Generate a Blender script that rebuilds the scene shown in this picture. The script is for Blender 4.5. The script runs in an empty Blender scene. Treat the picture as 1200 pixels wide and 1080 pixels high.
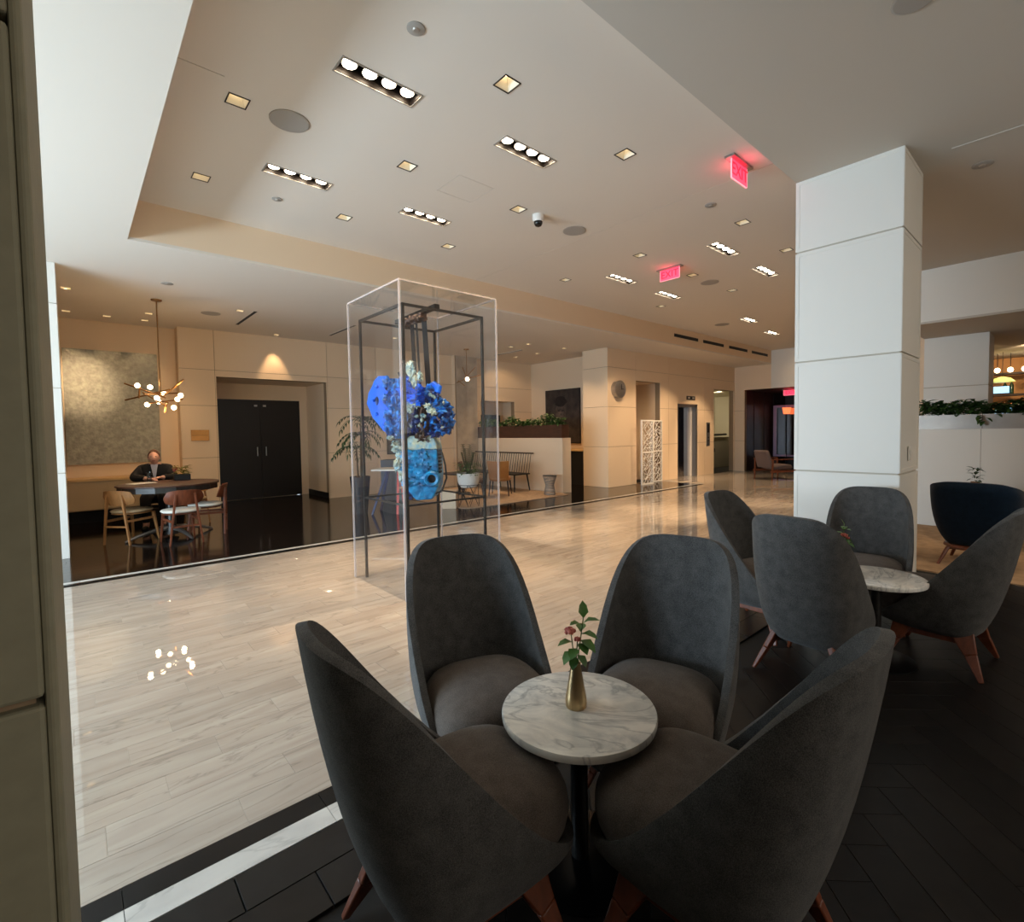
import bpy, bmesh, math, random
from math import sin, cos, pi, radians, sqrt
from mathutils import Vector, noise, Matrix

S = bpy.context.scene
COL = S.collection
random.seed(7)

# ------------------------------------------------------------------ camera
cam_d = bpy.data.cameras.new('camera')
cam_d.sensor_width = 36.0
cam_d.lens = 585.738 / 1200 * 36.0
cam_d.shift_x = -11.193 / 1200
cam_d.shift_y = -9.837 / 1200
cam_d.clip_start = 0.02
cam = bpy.data.objects.new('camera', cam_d)
COL.objects.link(cam)
_y, _p, _r = radians(41.8925), radians(-2.37199), radians(-0.849412)
_f = Vector((sin(_y) * cos(_p), cos(_y) * cos(_p), sin(_p)))
_rt = Vector((cos(_y), -sin(_y), 0))
_up = _rt.cross(_f)
_rt2 = cos(_r) * _rt + sin(_r) * _up
_up2 = -sin(_r) * _rt + cos(_r) * _up
cam.matrix_world = Matrix(((_rt2.x, _up2.x, -_f.x, 0.0), (_rt2.y, _up2.y, -_f.y, 0.0), (_rt2.z, _up2.z, -_f.z, 1.4), (0, 0, 0, 1)))
S.camera = cam

# ------------------------------------------------------------------ light and exposure
S.view_settings.view_transform = 'Standard'
S.view_settings.look = 'None'
S.view_settings.gamma = 1.0
S.view_settings.use_curve_mapping = False
S.view_settings.exposure = 0.02
DAY = 480.0          # daylight through the street window
REAR_FILL = 85.0          # added soft fill from behind the camera, the rear wall has no window
SPOT = 105.0          # one ceiling lamp of a four-lamp strip
DOWN = 24.0          # one square downlight
WARM = (1.0, 0.70, 0.42)
AMBER = (1.0, 0.66, 0.36)

w = bpy.data.worlds.new('world')
S.world = w
w.use_nodes = True
w.node_tree.nodes['Background'].inputs[0].default_value = (0.72, 0.85, 1.0, 1)
w.node_tree.nodes['Background'].inputs[1].default_value = 1.6


def area_light(name, loc, rot, sx, sy, power, color):
    d = bpy.data.lights.new(name, 'AREA')
    d.shape = 'RECTANGLE'
    d.size, d.size_y, d.energy, d.color = sx, sy, power, color
    o = bpy.data.objects.new(name, d)
    o.location, o.rotation_euler = loc, rot
    COL.objects.link(o)
    return o


area_light('window_daylight', (-4.25, 4.4, 1.42), (0, radians(-90), 0), 0.9, 5.6, DAY, (0.64, 0.83, 1.0))


area_light('rear_fill', (3.0, -3.0, 1.9), (radians(68), 0, 0), 6.0, 2.4, REAR_FILL, (1.0, 0.93, 0.82))  # fill light added to lift the surfaces that face the camera


def spot_light(loc, target, power, angle=70, color=WARM, blend=0.6, size=0.03):
    d = bpy.data.lights.new('lamp_light', 'SPOT')
    d.energy, d.color, d.spot_size, d.spot_blend, d.shadow_soft_size = power, color, radians(angle), blend, size
    o = bpy.data.objects.new('lamp_light', d)
    o.location = loc
    o.rotation_euler = (Vector(target) - Vector(loc)).to_track_quat('-Z', 'Y').to_euler()
    COL.objects.link(o)
    return o


# ------------------------------------------------------------------ materials
def lin(c):
    return tuple(((v / 255) / 12.92 if v / 255 <= 0.04045 else ((v / 255 + 0.055) / 1.055) ** 2.4) for v in c)


class NT:
    def __init__(s, name):
        s.m = bpy.data.materials.new(name)
        s.m.use_nodes = True
        s.t = s.m.node_tree
        s.b = s.t.nodes['Principled BSDF']
        s.out = s.t.nodes['Material Output']

    def n(s, t, **k):
        o = s.t.nodes.new(t)
        for a, v in k.items():
            setattr(o, a, v)
        return o

    def l(s, a, b):
        s.t.links.new(a, b)


def mat(name, rgb, rough=0.5, metal=0.0, spec=0.5, var=0.0, scale=8.0, bump=0.0, bscale=60.0, emit=None, estr=0.0, sheen=0.0, coat=0.0, rgb2=None, stretch=None):
    k = NT(name)
    c = lin(rgb)
    b = k.b.inputs
    b['Base Color'].default_value = (*c, 1)
    b['Roughness'].default_value = rough
    b['Metallic'].default_value = metal
    b['Specular IOR Level'].default_value = spec
    if sheen:
        b['Sheen Weight'].default_value = sheen
        b['Sheen Roughness'].default_value = 0.5
    if coat:
        b['Coat Weight'].default_value = coat
        b['Coat Roughness'].default_value = 0.08
    if emit:
        b['Emission Color'].default_value = (*lin(emit), 1)
        b['Emission Strength'].default_value = estr
    if var or bump or rgb2:
        tc = k.n('ShaderNodeTexCoord')
        src = tc.outputs['Object']
        if stretch:
            mp = k.n('ShaderNodeMapping')
            mp.inputs['Scale'].default_value = stretch
            k.l(src, mp.inputs['Vector'])
            src = mp.outputs[0]
    if var or rgb2:
        nz = k.n('ShaderNodeTexNoise')
        nz.inputs['Scale'].default_value = scale
        nz.inputs['Detail'].default_value = 5
        k.l(src, nz.inputs['Vector'])
        rp = k.n('ShaderNodeValToRGB')
        c2 = lin(rgb2) if rgb2 else tuple(min(1, v * (1 + var)) for v in c)
        c1 = c if rgb2 else tuple(v * (1 - var) for v in c)
        rp.color_ramp.elements[0].position, rp.color_ramp.elements[1].position = 0.32, 0.68
        rp.color_ramp.elements[0].color = (*c1, 1)
        rp.color_ramp.elements[1].color = (*c2, 1)
        k.l(nz.outputs['Fac'], rp.inputs[0])
        k.l(rp.outputs[0], b['Base Color'])
    if bump:
        nb = k.n('ShaderNodeTexNoise')
        nb.inputs['Scale'].default_value = bscale
        nb.inputs['Detail'].default_value = 3
        k.l(src, nb.inputs['Vector'])
        bp = k.n('ShaderNodeBump')
        bp.inputs['Strength'].default_value = bump
        bp.inputs['Distance'].default_value = 0.01
        k.l(nb.outputs['Fac'], bp.inputs['Height'])
        k.l(bp.outputs[0], b['Normal'])
    return k.m


def stone_tile_mat(name, base, dark, rough, vein, stretch, vary=0.12, ior=1.5, spec=0.5):
    """polished stone: veins drawn in world space, a tint of its own for every tile"""
    k = NT(name)
    geo = k.n('ShaderNodeNewGeometry')
    mp = k.n('ShaderNodeMapping')
    mp.inputs['Scale'].default_value = stretch
    k.l(geo.outputs['Position'], mp.inputs['Vector'])
    oi = k.n('ShaderNodeObjectInfo')
    isl = k.n('ShaderNodeMath', operation='ADD')
    k.l(oi.outputs['Random'], isl.inputs[0])
    k.l(geo.outputs['Random Per Island'], isl.inputs[1])
    fr = k.n('ShaderNodeMath', operation='FRACT')
    k.l(isl.outputs[0], fr.inputs[0])
    off = k.n('ShaderNodeVectorMath', operation='ADD')
    cmb = k.n('ShaderNodeCombineXYZ')
    ml = k.n('ShaderNodeMath', operation='MULTIPLY')
    ml.inputs[1].default_value = 37.0
    k.l(fr.outputs[0], ml.inputs[0])
    k.l(ml.outputs[0], cmb.inputs[2])
    k.l(mp.outputs[0], off.inputs[0])
    k.l(cmb.outputs[0], off.inputs[1])
    n1 = k.n('ShaderNodeTexNoise')
    n1.inputs['Scale'].default_value = 2.2
    n1.inputs['Detail'].default_value = 7
    n1.inputs['Distortion'].default_value = 0.8
    k.l(off.outputs[0], n1.inputs['Vector'])
    r1 = k.n('ShaderNodeValToRGB')
    e = r1.color_ramp.elements
    e[0].position, e[1].position = 0.30, 0.72
    e[0].color = (*lin(dark), 1)
    e[1].color = (*lin(base), 1)
    k.l(n1.outputs['Fac'], r1.inputs[0])
    n2 = k.n('ShaderNodeTexNoise')
    n2.inputs['Scale'].default_value = 1.3
    n2.inputs['Detail'].default_value = 6
    n2.inputs['Distortion'].default_value = 0.9
    k.l(off.outputs[0], n2.inputs['Vector'])
    r2 = k.n('ShaderNodeValToRGB')
    q = r2.color_ramp.elements
    q[0].position, q[1].position = 0.485, 0.5
    q[0].color = (0, 0, 0, 1)
    q[1].color = (1, 1, 1, 1)
    x = r2.color_ramp.elements.new(0.515)
    x.color = (0, 0, 0, 1)
    k.l(n2.outputs['Fac'], r2.inputs[0])
    vm = k.n('ShaderNodeMath', operation='MULTIPLY')
    vm.inputs[1].default_value = vein
    k.l(r2.outputs[0], vm.inputs[0])
    mx = k.n('ShaderNodeMix', data_type='RGBA')
    mx.inputs['B'].default_value = (*lin(tuple(v * 0.62 for v in dark)), 1)
    k.l(vm.outputs[0], mx.inputs['Factor'])
    k.l(r1.outputs[0], mx.inputs['A'])
    br = k.n('ShaderNodeMapRange')
    br.inputs['To Min'].default_value = 1 - vary
    br.inputs['To Max'].default_value = 1 + vary
    k.l(fr.outputs[0], br.inputs['Value'])
    vs = k.n('ShaderNodeVectorMath', operation='SCALE')
    k.l(mx.outputs['Result'], vs.inputs[0])
    k.l(br.outputs[0], vs.inputs['Scale'])
    k.l(vs.outputs[0], k.b.inputs['Base Color'])
    k.b.inputs['Roughness'].default_value = rough
    k.b.inputs['IOR'].default_value = ior
    k.b.inputs['Specular IOR Level'].default_value = spec
    return k.m


def clear_mat(name, tint=(0.97, 0.98, 1.0), rough=0.02, base=0.04, ior=1.45, haze=0.0, hazecol=(0.8, 0.8, 0.85)):
    k = NT(name)
    k.t.nodes.remove(k.b)
    tr = k.n('ShaderNodeBsdfTransparent')
    tr.inputs[0].default_value = (*tint, 1)
    gl = k.n('ShaderNodeBsdfGlossy')
    gl.inputs['Roughness'].default_value = rough
    lw = k.n('ShaderNodeLayerWeight')
    pw = k.n('ShaderNodeMath', operation='POWER')
    pw.inputs[1].default_value = 5.0
    k.l(lw.outputs['Facing'], pw.inputs[0])
    fr = k.n('ShaderNodeMath', operation='MULTIPLY_ADD')
    fr.inputs[1].default_value = 0.7
    fr.inputs[2].default_value = base
    k.l(pw.outputs[0], fr.inputs[0])
    mx = k.n('ShaderNodeMixShader')
    k.l(fr.outputs[0], mx.inputs[0])
    k.l(tr.outputs[0], mx.inputs[1])
    k.l(gl.outputs[0], mx.inputs[2])
    last = mx
    if haze:
        df = k.n('ShaderNodeBsdfDiffuse')
        df.inputs[0].default_value = (*hazecol, 1)
        m2 = k.n('ShaderNodeMixShader')
        m2.inputs[0].default_value = haze
        k.l(mx.outputs[0], m2.inputs[1])
        k.l(df.outputs[0], m2.inputs[2])
        last = m2
    k.l(last.outputs[0], k.out.inputs[0])
    return k.m


def marble_mat(name):
    k = NT(name)
    tc = k.n('ShaderNodeTexCoord')
    mp = k.n('ShaderNodeMapping')
    mp.inputs['Rotation'].default_value = (0, 0, 0.5)
    mp.inputs['Scale'].default_value = (3.2, 1.5, 1)
    k.l(tc.outputs['Object'], mp.inputs[0])
    n1 = k.n('ShaderNodeTexNoise')
    n1.inputs['Scale'].default_value = 3.4
    n1.inputs['Detail'].default_value = 8
    n1.inputs['Roughness'].default_value = 0.62
    n1.inputs['Distortion'].default_value = 1.2
    k.l(mp.outputs[0], n1.inputs['Vector'])
    r = k.n('ShaderNodeValToRGB')
    e = r.color_ramp.elements
    e[0].position, e[1].position = 0.36, 0.62
    e[0].color = (*lin((200, 200, 196)), 1)
    e[1].color = (*lin((242, 239, 231)), 1)
    k.l(n1.outputs['Fac'], r.inputs[0])
    n2 = k.n('ShaderNodeTexNoise')
    n2.inputs['Scale'].default_value = 1.9
    n2.inputs['Detail'].default_value = 7
    n2.inputs['Distortion'].default_value = 1.6
    k.l(mp.outputs[0], n2.inputs['Vector'])
    r2 = k.n('ShaderNodeValToRGB')
    q = r2.color_ramp.elements
    q[0].position, q[1].position = 0.47, 0.5
    q[0].color = (0, 0, 0, 1)
    q[1].color = (0.45, 0.45, 0.45, 1)
    x = q.new(0.53)
    x.color = (0, 0, 0, 1)
    k.l(n2.outputs['Fac'], r2.inputs[0])
    mx = k.n('ShaderNodeMix', data_type='RGBA')
    mx.inputs['B'].default_value = (*lin((112, 116, 120)), 1)
    k.l(r2.outputs[0], mx.inputs['Factor'])
    k.l(r.outputs[0], mx.inputs['A'])
    k.l(mx.outputs['Result'], k.b.inputs['Base Color'])
    k.b.inputs['Roughness'].default_value = 0.16
    return k.m


def fabric_mat(name, a, b_):
    k = NT(name)
    tc = k.n('ShaderNodeTexCoord')
    n1 = k.n('ShaderNodeTexNoise')
    n1.inputs['Scale'].default_value = 420
    n1.inputs['Detail'].default_value = 2
    k.l(tc.outputs['Object'], n1.inputs['Vector'])
    n0 = k.n('ShaderNodeTexNoise')
    n0.inputs['Scale'].default_value = 22
    n0.inputs['Detail'].default_value = 4
    k.l(tc.outputs['Object'], n0.inputs['Vector'])
    ad = k.n('ShaderNodeMath', operation='ADD')
    k.l(n1.outputs['Fac'], ad.inputs[0])
    k.l(n0.outputs['Fac'], ad.inputs[1])
    hf = k.n('ShaderNodeMath', operation='MULTIPLY_ADD')
    hf.inputs[1].default_value = 0.28
    k.l(n0.outputs['Fac'], hf.inputs[0])
    f2 = k.n('ShaderNodeMath', operation='MULTIPLY')
    f2.inputs[1].default_value = 0.72
    k.l(n1.outputs['Fac'], f2.inputs[0])
    k.l(f2.outputs[0], hf.inputs[2])
    r = k.n('ShaderNodeValToRGB')
    e = r.color_ramp.elements
    e[0].position, e[1].position = 0.36, 0.64
    e[0].color = (*lin(a), 1)
    e[1].color = (*lin(b_), 1)
    k.l(hf.outputs[0], r.inputs[0])
    k.l(r.outputs[0], k.b.inputs['Base Color'])
    bp = k.n('ShaderNodeBump')
    bp.inputs['Strength'].default_value = 0.35
    bp.inputs['Distance'].default_value = 0.002
    k.l(n1.outputs['Fac'], bp.inputs['Height'])
    k.l(bp.outputs[0], k.b.inputs['Normal'])
    k.b.inputs['Roughness'].default_value = 0.95
    k.b.inputs['Specular IOR Level'].default_value = 0.1
    k.b.inputs['Sheen Weight'].default_value = 0.12
    return k.m


M = {}
M['ceiling'] = mat('ceiling_paint', (226, 217, 205), 0.9, spec=0.1)
M['ceiling_dim'] = mat('ceiling_paint_dim', (200, 193, 182), 0.9, spec=0.1)  # ceiling paint darkened, the lounge's weaker light is put into the colour
M['wall'] = mat('cream_wall_panel', (232, 208, 178), 0.62, spec=0.3)
M['joint'] = mat('panel_joint', (150, 128, 102), 0.9)
M['joint_pale'] = mat('column_joint', (196, 186, 170), 0.8)
M['column'] = mat('white_column_panel', (232, 228, 219), 0.5, spec=0.35)
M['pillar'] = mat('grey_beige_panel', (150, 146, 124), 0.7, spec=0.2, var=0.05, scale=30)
M['white'] = mat('white_paint', (232, 226, 216), 0.7)
M['tile'] = stone_tile_mat('cream_polished_marble', (190, 180, 167), (170, 157, 144), 0.016, 0.34, (0.75, 4.6, 1.0), 0.06, 1.75)
M['white_stone'] = stone_tile_mat('white_border_marble', (222, 220, 214), (196, 194, 190), 0.15, 0.3, (1.5, 3.0, 1.0), 0.04)
M['black_stone'] = stone_tile_mat('black_border_granite', (24, 24, 25), (15, 15, 16), 0.2, 0.0, (6, 6, 1), 0.15, spec=0.25)
M['slate'] = stone_tile_mat('dark_slate', (32, 32, 32), (20, 20, 21), 0.38, 0.1, (3, 3, 1), 0.2, spec=0.22)
M['grout'] = mat('grout', (172, 162, 148), 0.9)
M['dark_grout'] = mat('dark_grout', (12, 12, 12), 0.8)
M['dark_wood_floor'] = stone_tile_mat('ebony_plank', (30, 22, 17), (19, 14, 11), 0.1, 0.0, (1.2, 14.0, 1.0), 0.25)
M['herring'] = stone_tile_mat('dark_herringbone_wood', (28, 25, 23), (17, 15, 14), 0.4, 0.0, (5.0, 5.0, 1.0), 0.3, spec=0.22)
M['carpet'] = mat('beige_carpet', (176, 150, 122), 0.95, spec=0.05, var=0.15, scale=9, bump=0.3, bscale=200)
M['rug'] = mat('beige_rug', (186, 160, 134), 0.95, spec=0.05, var=0.12, scale=14, bump=0.4, bscale=160)
M['fabric'] = fabric_mat('charcoal_heather_wool', (54, 53, 53), (96, 94, 91))
M['seat_fabric'] = fabric_mat('taupe_heather_wool', (72, 64, 58), (104, 94, 86))
M['navy'] = fabric_mat('navy_wool', (12, 26, 42), (24, 44, 64))
M['walnut'] = mat('walnut', (112, 58, 34), 0.4, var=0.25, scale=5, stretch=(8, 8, 1.2))
M['oak'] = mat('oak', (176, 124, 74), 0.45, var=0.15, scale=5, stretch=(8, 8, 1.5))
M['marble'] = marble_mat('white_marble')
M['black_metal'] = mat('blackened_steel', (24, 24, 25), 0.35, 0.7)
M['dark_metal'] = mat('dark_steel', (70, 68, 66), 0.38, 0.85, var=0.15, scale=20)
M['chrome'] = mat('chrome', (205, 207, 210), 0.12, 1.0)
M['steel'] = mat('brushed_steel', (168, 166, 164), 0.3, 0.9, var=0.08, scale=40)
M['brass'] = mat('brushed_brass', (192, 166, 124), 0.3, 1.0, var=0.12, scale=9, stretch=(14, 14, 1))
M['bronze'] = mat('aged_brass', (140, 98, 52), 0.4, 0.9)
M['leaf'] = mat('leaf_green', (38, 70, 28), 0.5, rgb2=(80, 122, 48), scale=14)
M['leaf_dark'] = mat('leaf_dark_green', (24, 44, 20), 0.5, rgb2=(52, 80, 34), scale=12)
M['leaf_mid'] = mat('leaf_mid_green', (34, 58, 26), 0.5, rgb2=(70, 104, 44), scale=12)
M['leaf_yellow'] = mat('leaf_yellow_green', (92, 92, 24), 0.55, rgb2=(150, 130, 40), scale=14)
M['flower'] = mat('dusty_red_petal', (150, 62, 52), 0.6, rgb2=(196, 112, 92), scale=40)
M['stem'] = mat('stem_green', (66, 88, 40), 0.6)
M['acrylic'] = clear_mat('clear_acrylic', (0.985, 0.988, 0.99), 0.015, base=0.022, haze=0.006, hazecol=(0.85, 0.8, 0.82))
M['acrylic_edge'] = clear_mat('acrylic_polished_edge', (0.9, 0.9, 0.92), 0.05, haze=0.30, hazecol=(0.85, 0.8, 0.8))
M['glass'] = clear_mat('window_glass', (0.96, 0.98, 0.98), 0.01)
M['tumbler'] = clear_mat('drinking_glass', (0.86, 0.88, 0.9), 0.02, ior=1.5)
M['black'] = mat('matt_black', (12, 12, 12), 0.6)
M['door'] = mat('ebony_door', (20, 14, 11), 0.4, var=0.12, scale=4, stretch=(10, 10, 0.6))
M['art_silver'] = mat('silver_plaster_canvas', (134, 134, 124), 0.6, 0.1, rgb2=(168, 167, 154), scale=16, bump=0.9, bscale=26)
M['art_grey'] = mat('grey_plaster_canvas', (166, 152, 136), 0.7, rgb2=(196, 180, 160), scale=4, bump=0.5, bscale=14)
M['ledge'] = mat('pale_oak_ledge', (214, 174, 118), 0.45, var=0.06, scale=4)
M['cabinet'] = mat('beige_cabinet', (184, 158, 122), 0.5)
M['planter_wood'] = mat('dark_walnut_planter', (74, 44, 28), 0.5, var=0.2, scale=5, stretch=(1, 1, 6))
M['dark_brown'] = mat('dark_brown_panel', (46, 30, 24), 0.5, var=0.12, scale=3)
M['plaque'] = mat('bronze_plaque_metal', (190, 134, 76), 0.28, 1.0, var=0.2, scale=4)
M['plaque_line'] = mat('plaque_engraving', (96, 58, 26), 0.5, 0.6)
M['speaker'] = mat('speaker_grille', (166, 160, 152), 0.8)
M['fixture_dark'] = mat('fixture_dark_inside', (34, 26, 22), 0.45, 0.3)
M['fixture_frame'] = mat('fixture_frame_metal', (176, 168, 158), 0.4, 0.5)
M['reflector'] = mat('downlight_reflector', (236, 228, 208), 0.5)
M['lamp'] = mat('lamp_glow', (255, 244, 226), 0.5, emit=(255, 236, 206), estr=28)
M['lamp_soft'] = mat('downlight_glow', (255, 240, 215), 0.5, emit=(255, 230, 190), estr=6)
M['bulb'] = mat('chandelier_bulb_glow', (255, 240, 215), 0.4, emit=(255, 226, 180), estr=10)
M['exit_red'] = mat('exit_panel_glow', (255, 90, 110), 0.4, emit=(255, 62, 92), estr=1.5)
M['exit_text'] = mat('exit_letter_glow', (255, 40, 60), 0.4, emit=(255, 14, 44), estr=1.6)
M['exit_edge'] = mat('exit_panel_edge_glow', (255, 150, 160), 0.4, emit=(255, 150, 160), estr=1.3)
M['screen'] = mat('black_screen', (8, 9, 12), 0.12)
M['leather'] = mat('tan_leather', (182, 122, 62), 0.5, var=0.1, scale=6)
M['brown_leather'] = mat('brown_upholstery', (86, 56, 42), 0.6, var=0.12, scale=6)
M['grey_uph'] = mat('mauve_grey_upholstery', (104, 90, 88), 0.8)
M['white_seat'] = mat('white_seat_pad', (226, 220, 206), 0.6)
M['ceramic'] = mat('white_ceramic', (236, 232, 224), 0.25)
M['pot'] = mat('charcoal_pot', (34, 34, 38), 0.5)
M['soil'] = mat('soil', (30, 22, 16), 0.95)
M['paper'] = mat('white_paper', (236, 232, 222), 0.7)
M['red_paint'] = mat('red_lacquer', (214, 52, 40), 0.4)
M['blue_paint'] = mat('navy_lacquer', (52, 62, 104), 0.4)
M['grey_box'] = mat('slate_grey_laminate', (72, 74, 80), 0.5)
M['skin'] = mat('skin', (226, 172, 148), 0.55)
M['hair'] = mat('sandy_brown_hair', (84, 52, 32), 0.7, var=0.25, scale=60)
M['jacket'] = mat('black_jacket_cloth', (20, 18, 20), 0.85)
M['shirt'] = mat('pale_grey_shirt', (196, 194, 204), 0.8)
M['trouser'] = mat('dark_trousers', (26, 26, 30), 0.85)
M['eng_bright'] = mat('bright_blue_enamel', (0, 106, 246), 0.5, spec=0.3, var=0.14, scale=9)
M['eng_blue'] = mat('chipped_blue_enamel', (4, 30, 96), 0.42, rgb2=(20, 140, 244), scale=22, bump=0.9, bscale=30)
M['eng_navy'] = mat('oily_navy_enamel', (6, 10, 26), 0.4, rgb2=(12, 66, 156), scale=20, bump=0.9, bscale=34)
M['eng_teal'] = mat('worn_teal_blue_enamel', (4, 62, 112), 0.35, rgb2=(16, 144, 202), scale=15, bump=0.6, bscale=26)
M['eng_pale'] = mat('crusted_pale_paint', (196, 196, 164), 0.6, rgb2=(116, 168, 190), scale=18, bump=0.8, bscale=30)
M['eng_rust'] = mat('greasy_brown_iron', (42, 30, 26), 0.5, rgb2=(96, 70, 56), scale=18, bump=0.8, bscale=40)
M['strap'] = mat('black_lifting_strap', (30, 28, 28), 0.7)
M['portrait'] = mat('portrait_canvas', (38, 32, 30), 0.7, rgb2=(70, 60, 54), scale=5)
M['portrait_pale'] = mat('portrait_soft_pigment', (110, 95, 84), 0.8, rgb2=(54, 46, 42), scale=6)
M['portrait_dark'] = mat('portrait_dark_pigment', (24, 20, 19), 0.8, rgb2=(44, 38, 35), scale=8)
M['lattice'] = mat('white_lattice_metal', (228, 224, 218), 0.4)
M['stair_wall'] = mat('pale_green_cream_wall', (214, 206, 180), 0.7)
M['grey_stone'] = mat('grey_stair_wall', (120, 112, 94), 0.7)
M['lilac'] = mat('lilac_mirror_frame', (176, 150, 178), 0.35)
M['mirror'] = mat('mirror', (200, 200, 205), 0.04, 1.0)
M['glow_orange'] = mat('lamp_shade_glow', (255, 150, 100), 0.5, emit=(255, 120, 70), estr=1.5)
M['bar_tan'] = mat('bar_back_wall', (202, 150, 92), 0.6)
M['screen_blue'] = mat('lit_screen_blue', (150, 200, 240), 0.4, emit=(150, 205, 245), estr=1.3)
M['green_glow'] = mat('green_glass_shade_glow', (210, 220, 130), 0.3, emit=(206, 214, 110), estr=0.9)
M['bottle_a'] = mat('amber_bottle', (140, 80, 26), 0.15)
M['bottle_b'] = mat('dark_green_bottle', (30, 60, 36), 0.15)
M['trough'] = mat('zinc_trough', (168, 158, 148), 0.42, 0.6, var=0.14, scale=3)
M['tweed'] = mat('brown_tweed', (120, 92, 64), 0.9, var=0.2, scale=30)
M['trunk'] = mat('palm_trunk', (84, 62, 44), 0.8, var=0.2, scale=30)


# ------------------------------------------------------------------ mesh builder
class MB:
    def __init__(s):
        s.v, s.f = [], []

    def add(s, vs, fs):
        o = len(s.v)
        s.v += [tuple(p) for p in vs]
        s.f += [tuple(i + o for i in f) for f in fs]
        return s

    def box(s, x0, x1, y0, y1, z0, z1):
        v = [(x0, y0, z0), (x1, y0, z0), (x1, y1, z0), (x0, y1, z0), (x0, y0, z1), (x1, y0, z1), (x1, y1, z1), (x0, y1, z1)]
        return s.add(v, [(0, 3, 2, 1), (4, 5, 6, 7), (0, 1, 5, 4), (1, 2, 6, 5), (2, 3, 7, 6), (3, 0, 4, 7)])

    def cbox(s, c, d):
        return s.box(c[0] - d[0] / 2, c[0] + d[0] / 2, c[1] - d[1] / 2, c[1] + d[1] / 2, c[2] - d[2] / 2, c[2] + d[2] / 2)

    def bar(s, a, b, wa, wb=None, ta=None, tb=None, up=(0, 0, 1)):
        """a tapered rectangular bar from a to b"""
        a, b = Vector(a), Vector(b)
        wb = wa if wb is None else wb
        ta = wa if ta is None else ta
        tb = ta if tb is None else tb
        d = (b - a).normalized()
        u = Vector(up)
        if abs(d.dot(u)) > 0.95:
            u = Vector((0, 1, 0))
        x = d.cross(u).normalized()
        y = x.cross(d).normalized()
        v = []
        for p, ww, tt in ((a, wa, ta), (b, wb, tb)):
            for sx, sy in ((-1, -1), (1, -1), (1, 1), (-1, 1)):
                v.append(p + x * sx * ww / 2 + y * sy * tt / 2)
        return s.add(v, [(0, 1, 2, 3), (7, 6, 5, 4), (0, 4, 5, 1), (1, 5, 6, 2), (2, 6, 7, 3), (3, 7, 4, 0)])

    def tube(s, pts, rad, seg=8, cap=True):
        pts = [Vector(p) for p in pts]
        n = len(pts)
        if not hasattr(rad, '__len__'):
            rad = [rad] * n
        vs, fs = [], []
        prev = None
        for i, p in enumerate(pts):
            d = (pts[min(i + 1, n - 1)] - pts[max(i - 1, 0)]).normalized()
            if prev is None:
                u = Vector((0, 0, 1)) if abs(d.z) < 0.9 else Vector((1, 0, 0))
                x = d.cross(u).normalized()
            else:
                x = (prev - d * prev.dot(d)).normalized()
            prev = x
            y = d.cross(x)
            for k in range(seg):
                a = 2 * pi * k / seg
                vs.append(p + (x * cos(a) + y * sin(a)) * rad[i])
        for i in range(n - 1):
            for k in range(seg):
                k2 = (k + 1) % seg
                fs.append((i * seg + k, i * seg + k2, (i + 1) * seg + k2, (i + 1) * seg + k))
        if cap:
            fs.append(tuple(range(seg - 1, -1, -1)))
            fs.append(tuple((n - 1) * seg + k for k in range(seg)))
        return s.add(vs, fs)

    def lathe(s, prof, c=(0, 0, 0), seg=24, sx=1, sy=1, closed=False):
        vs, fs = [], []
        n = len(prof)
        for r, z in prof:
            for k in range(seg):
                a = 2 * pi * k / seg
                vs.append((c[0] + r * cos(a) * sx, c[1] + r * sin(a) * sy, c[2] + z))
        for i in range(n - 1):
            for k in range(seg):
                k2 = (k + 1) % seg
                fs.append((i * seg + k, i * seg + k2, (i + 1) * seg + k2, (i + 1) * seg + k))
        fs.append(tuple(range(seg - 1, -1, -1)))
        fs.append(tuple((n - 1) * seg + k for k in range(seg)))
        return s.add(vs, fs)

    def prism(s, poly, z0, z1):
        n = len(poly)
        v = [(x, y, z0) for x, y in poly] + [(x, y, z1) for x, y in poly]
        f = [tuple(range(n - 1, -1, -1)), tuple(range(n, 2 * n))]
        f += [(i, (i + 1) % n, n + (i + 1) % n, n + i) for i in range(n)]
        return s.add(v, f)

    def blob(s, c, r, seed=0, rough=0.25, fr=3.0, nu=16, nv=10):
        vs, fs = [], []
        so = Vector((seed * 7.3, seed * 3.1, seed * 5.7))
        for j in range(nv + 1):
            th = pi * j / nv
            for i in range(nu):
                ph = 2 * pi * i / nu
                d = Vector((sin(th) * cos(ph), sin(th) * sin(ph), cos(th)))
                k = 1 + rough * 2 * noise.noise(d * fr * 0.5 + so)
                k += rough * 0.8 * noise.noise(d * fr * 1.7 + so)
                vs.append((c[0] + d.x * r[0] * k, c[1] + d.y * r[1] * k, c[2] + d.z * r[2] * k))
        for j in range(nv):
            for i in range(nu):
                i2 = (i + 1) % nu
                fs.append((j * nu + i, (j + 1) * nu + i, (j + 1) * nu + i2, j * nu + i2))
        return s.add(vs, fs)

    def leaf(s, p, d, ln, wd, up=(0, 0, 1), droop=0.25):
        """a pointed leaf of six faces folded on its midrib"""
        p, d = Vector(p), Vector(d).normalized()
        u = Vector(up)
        x = d.cross(u)
        if x.length < 1e-3:
            x = Vector((1, 0, 0))
        x.normalize()
        nrm = x.cross(d)
        mid = [p, p + d * ln * 0.4 + nrm * ln * 0.04, p + d * ln * 0.75 - nrm * ln * droop * 0.4, p + d * ln - nrm * ln * droop]
        l = [mid[1] + x * wd / 2 + nrm * wd * 0.12, mid[2] + x * wd * 0.38 + nrm * wd * 0.1]
        r = [mid[1] - x * wd / 2 + nrm * wd * 0.12, mid[2] - x * wd * 0.38 + nrm * wd * 0.1]
        v = mid + l + r
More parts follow.
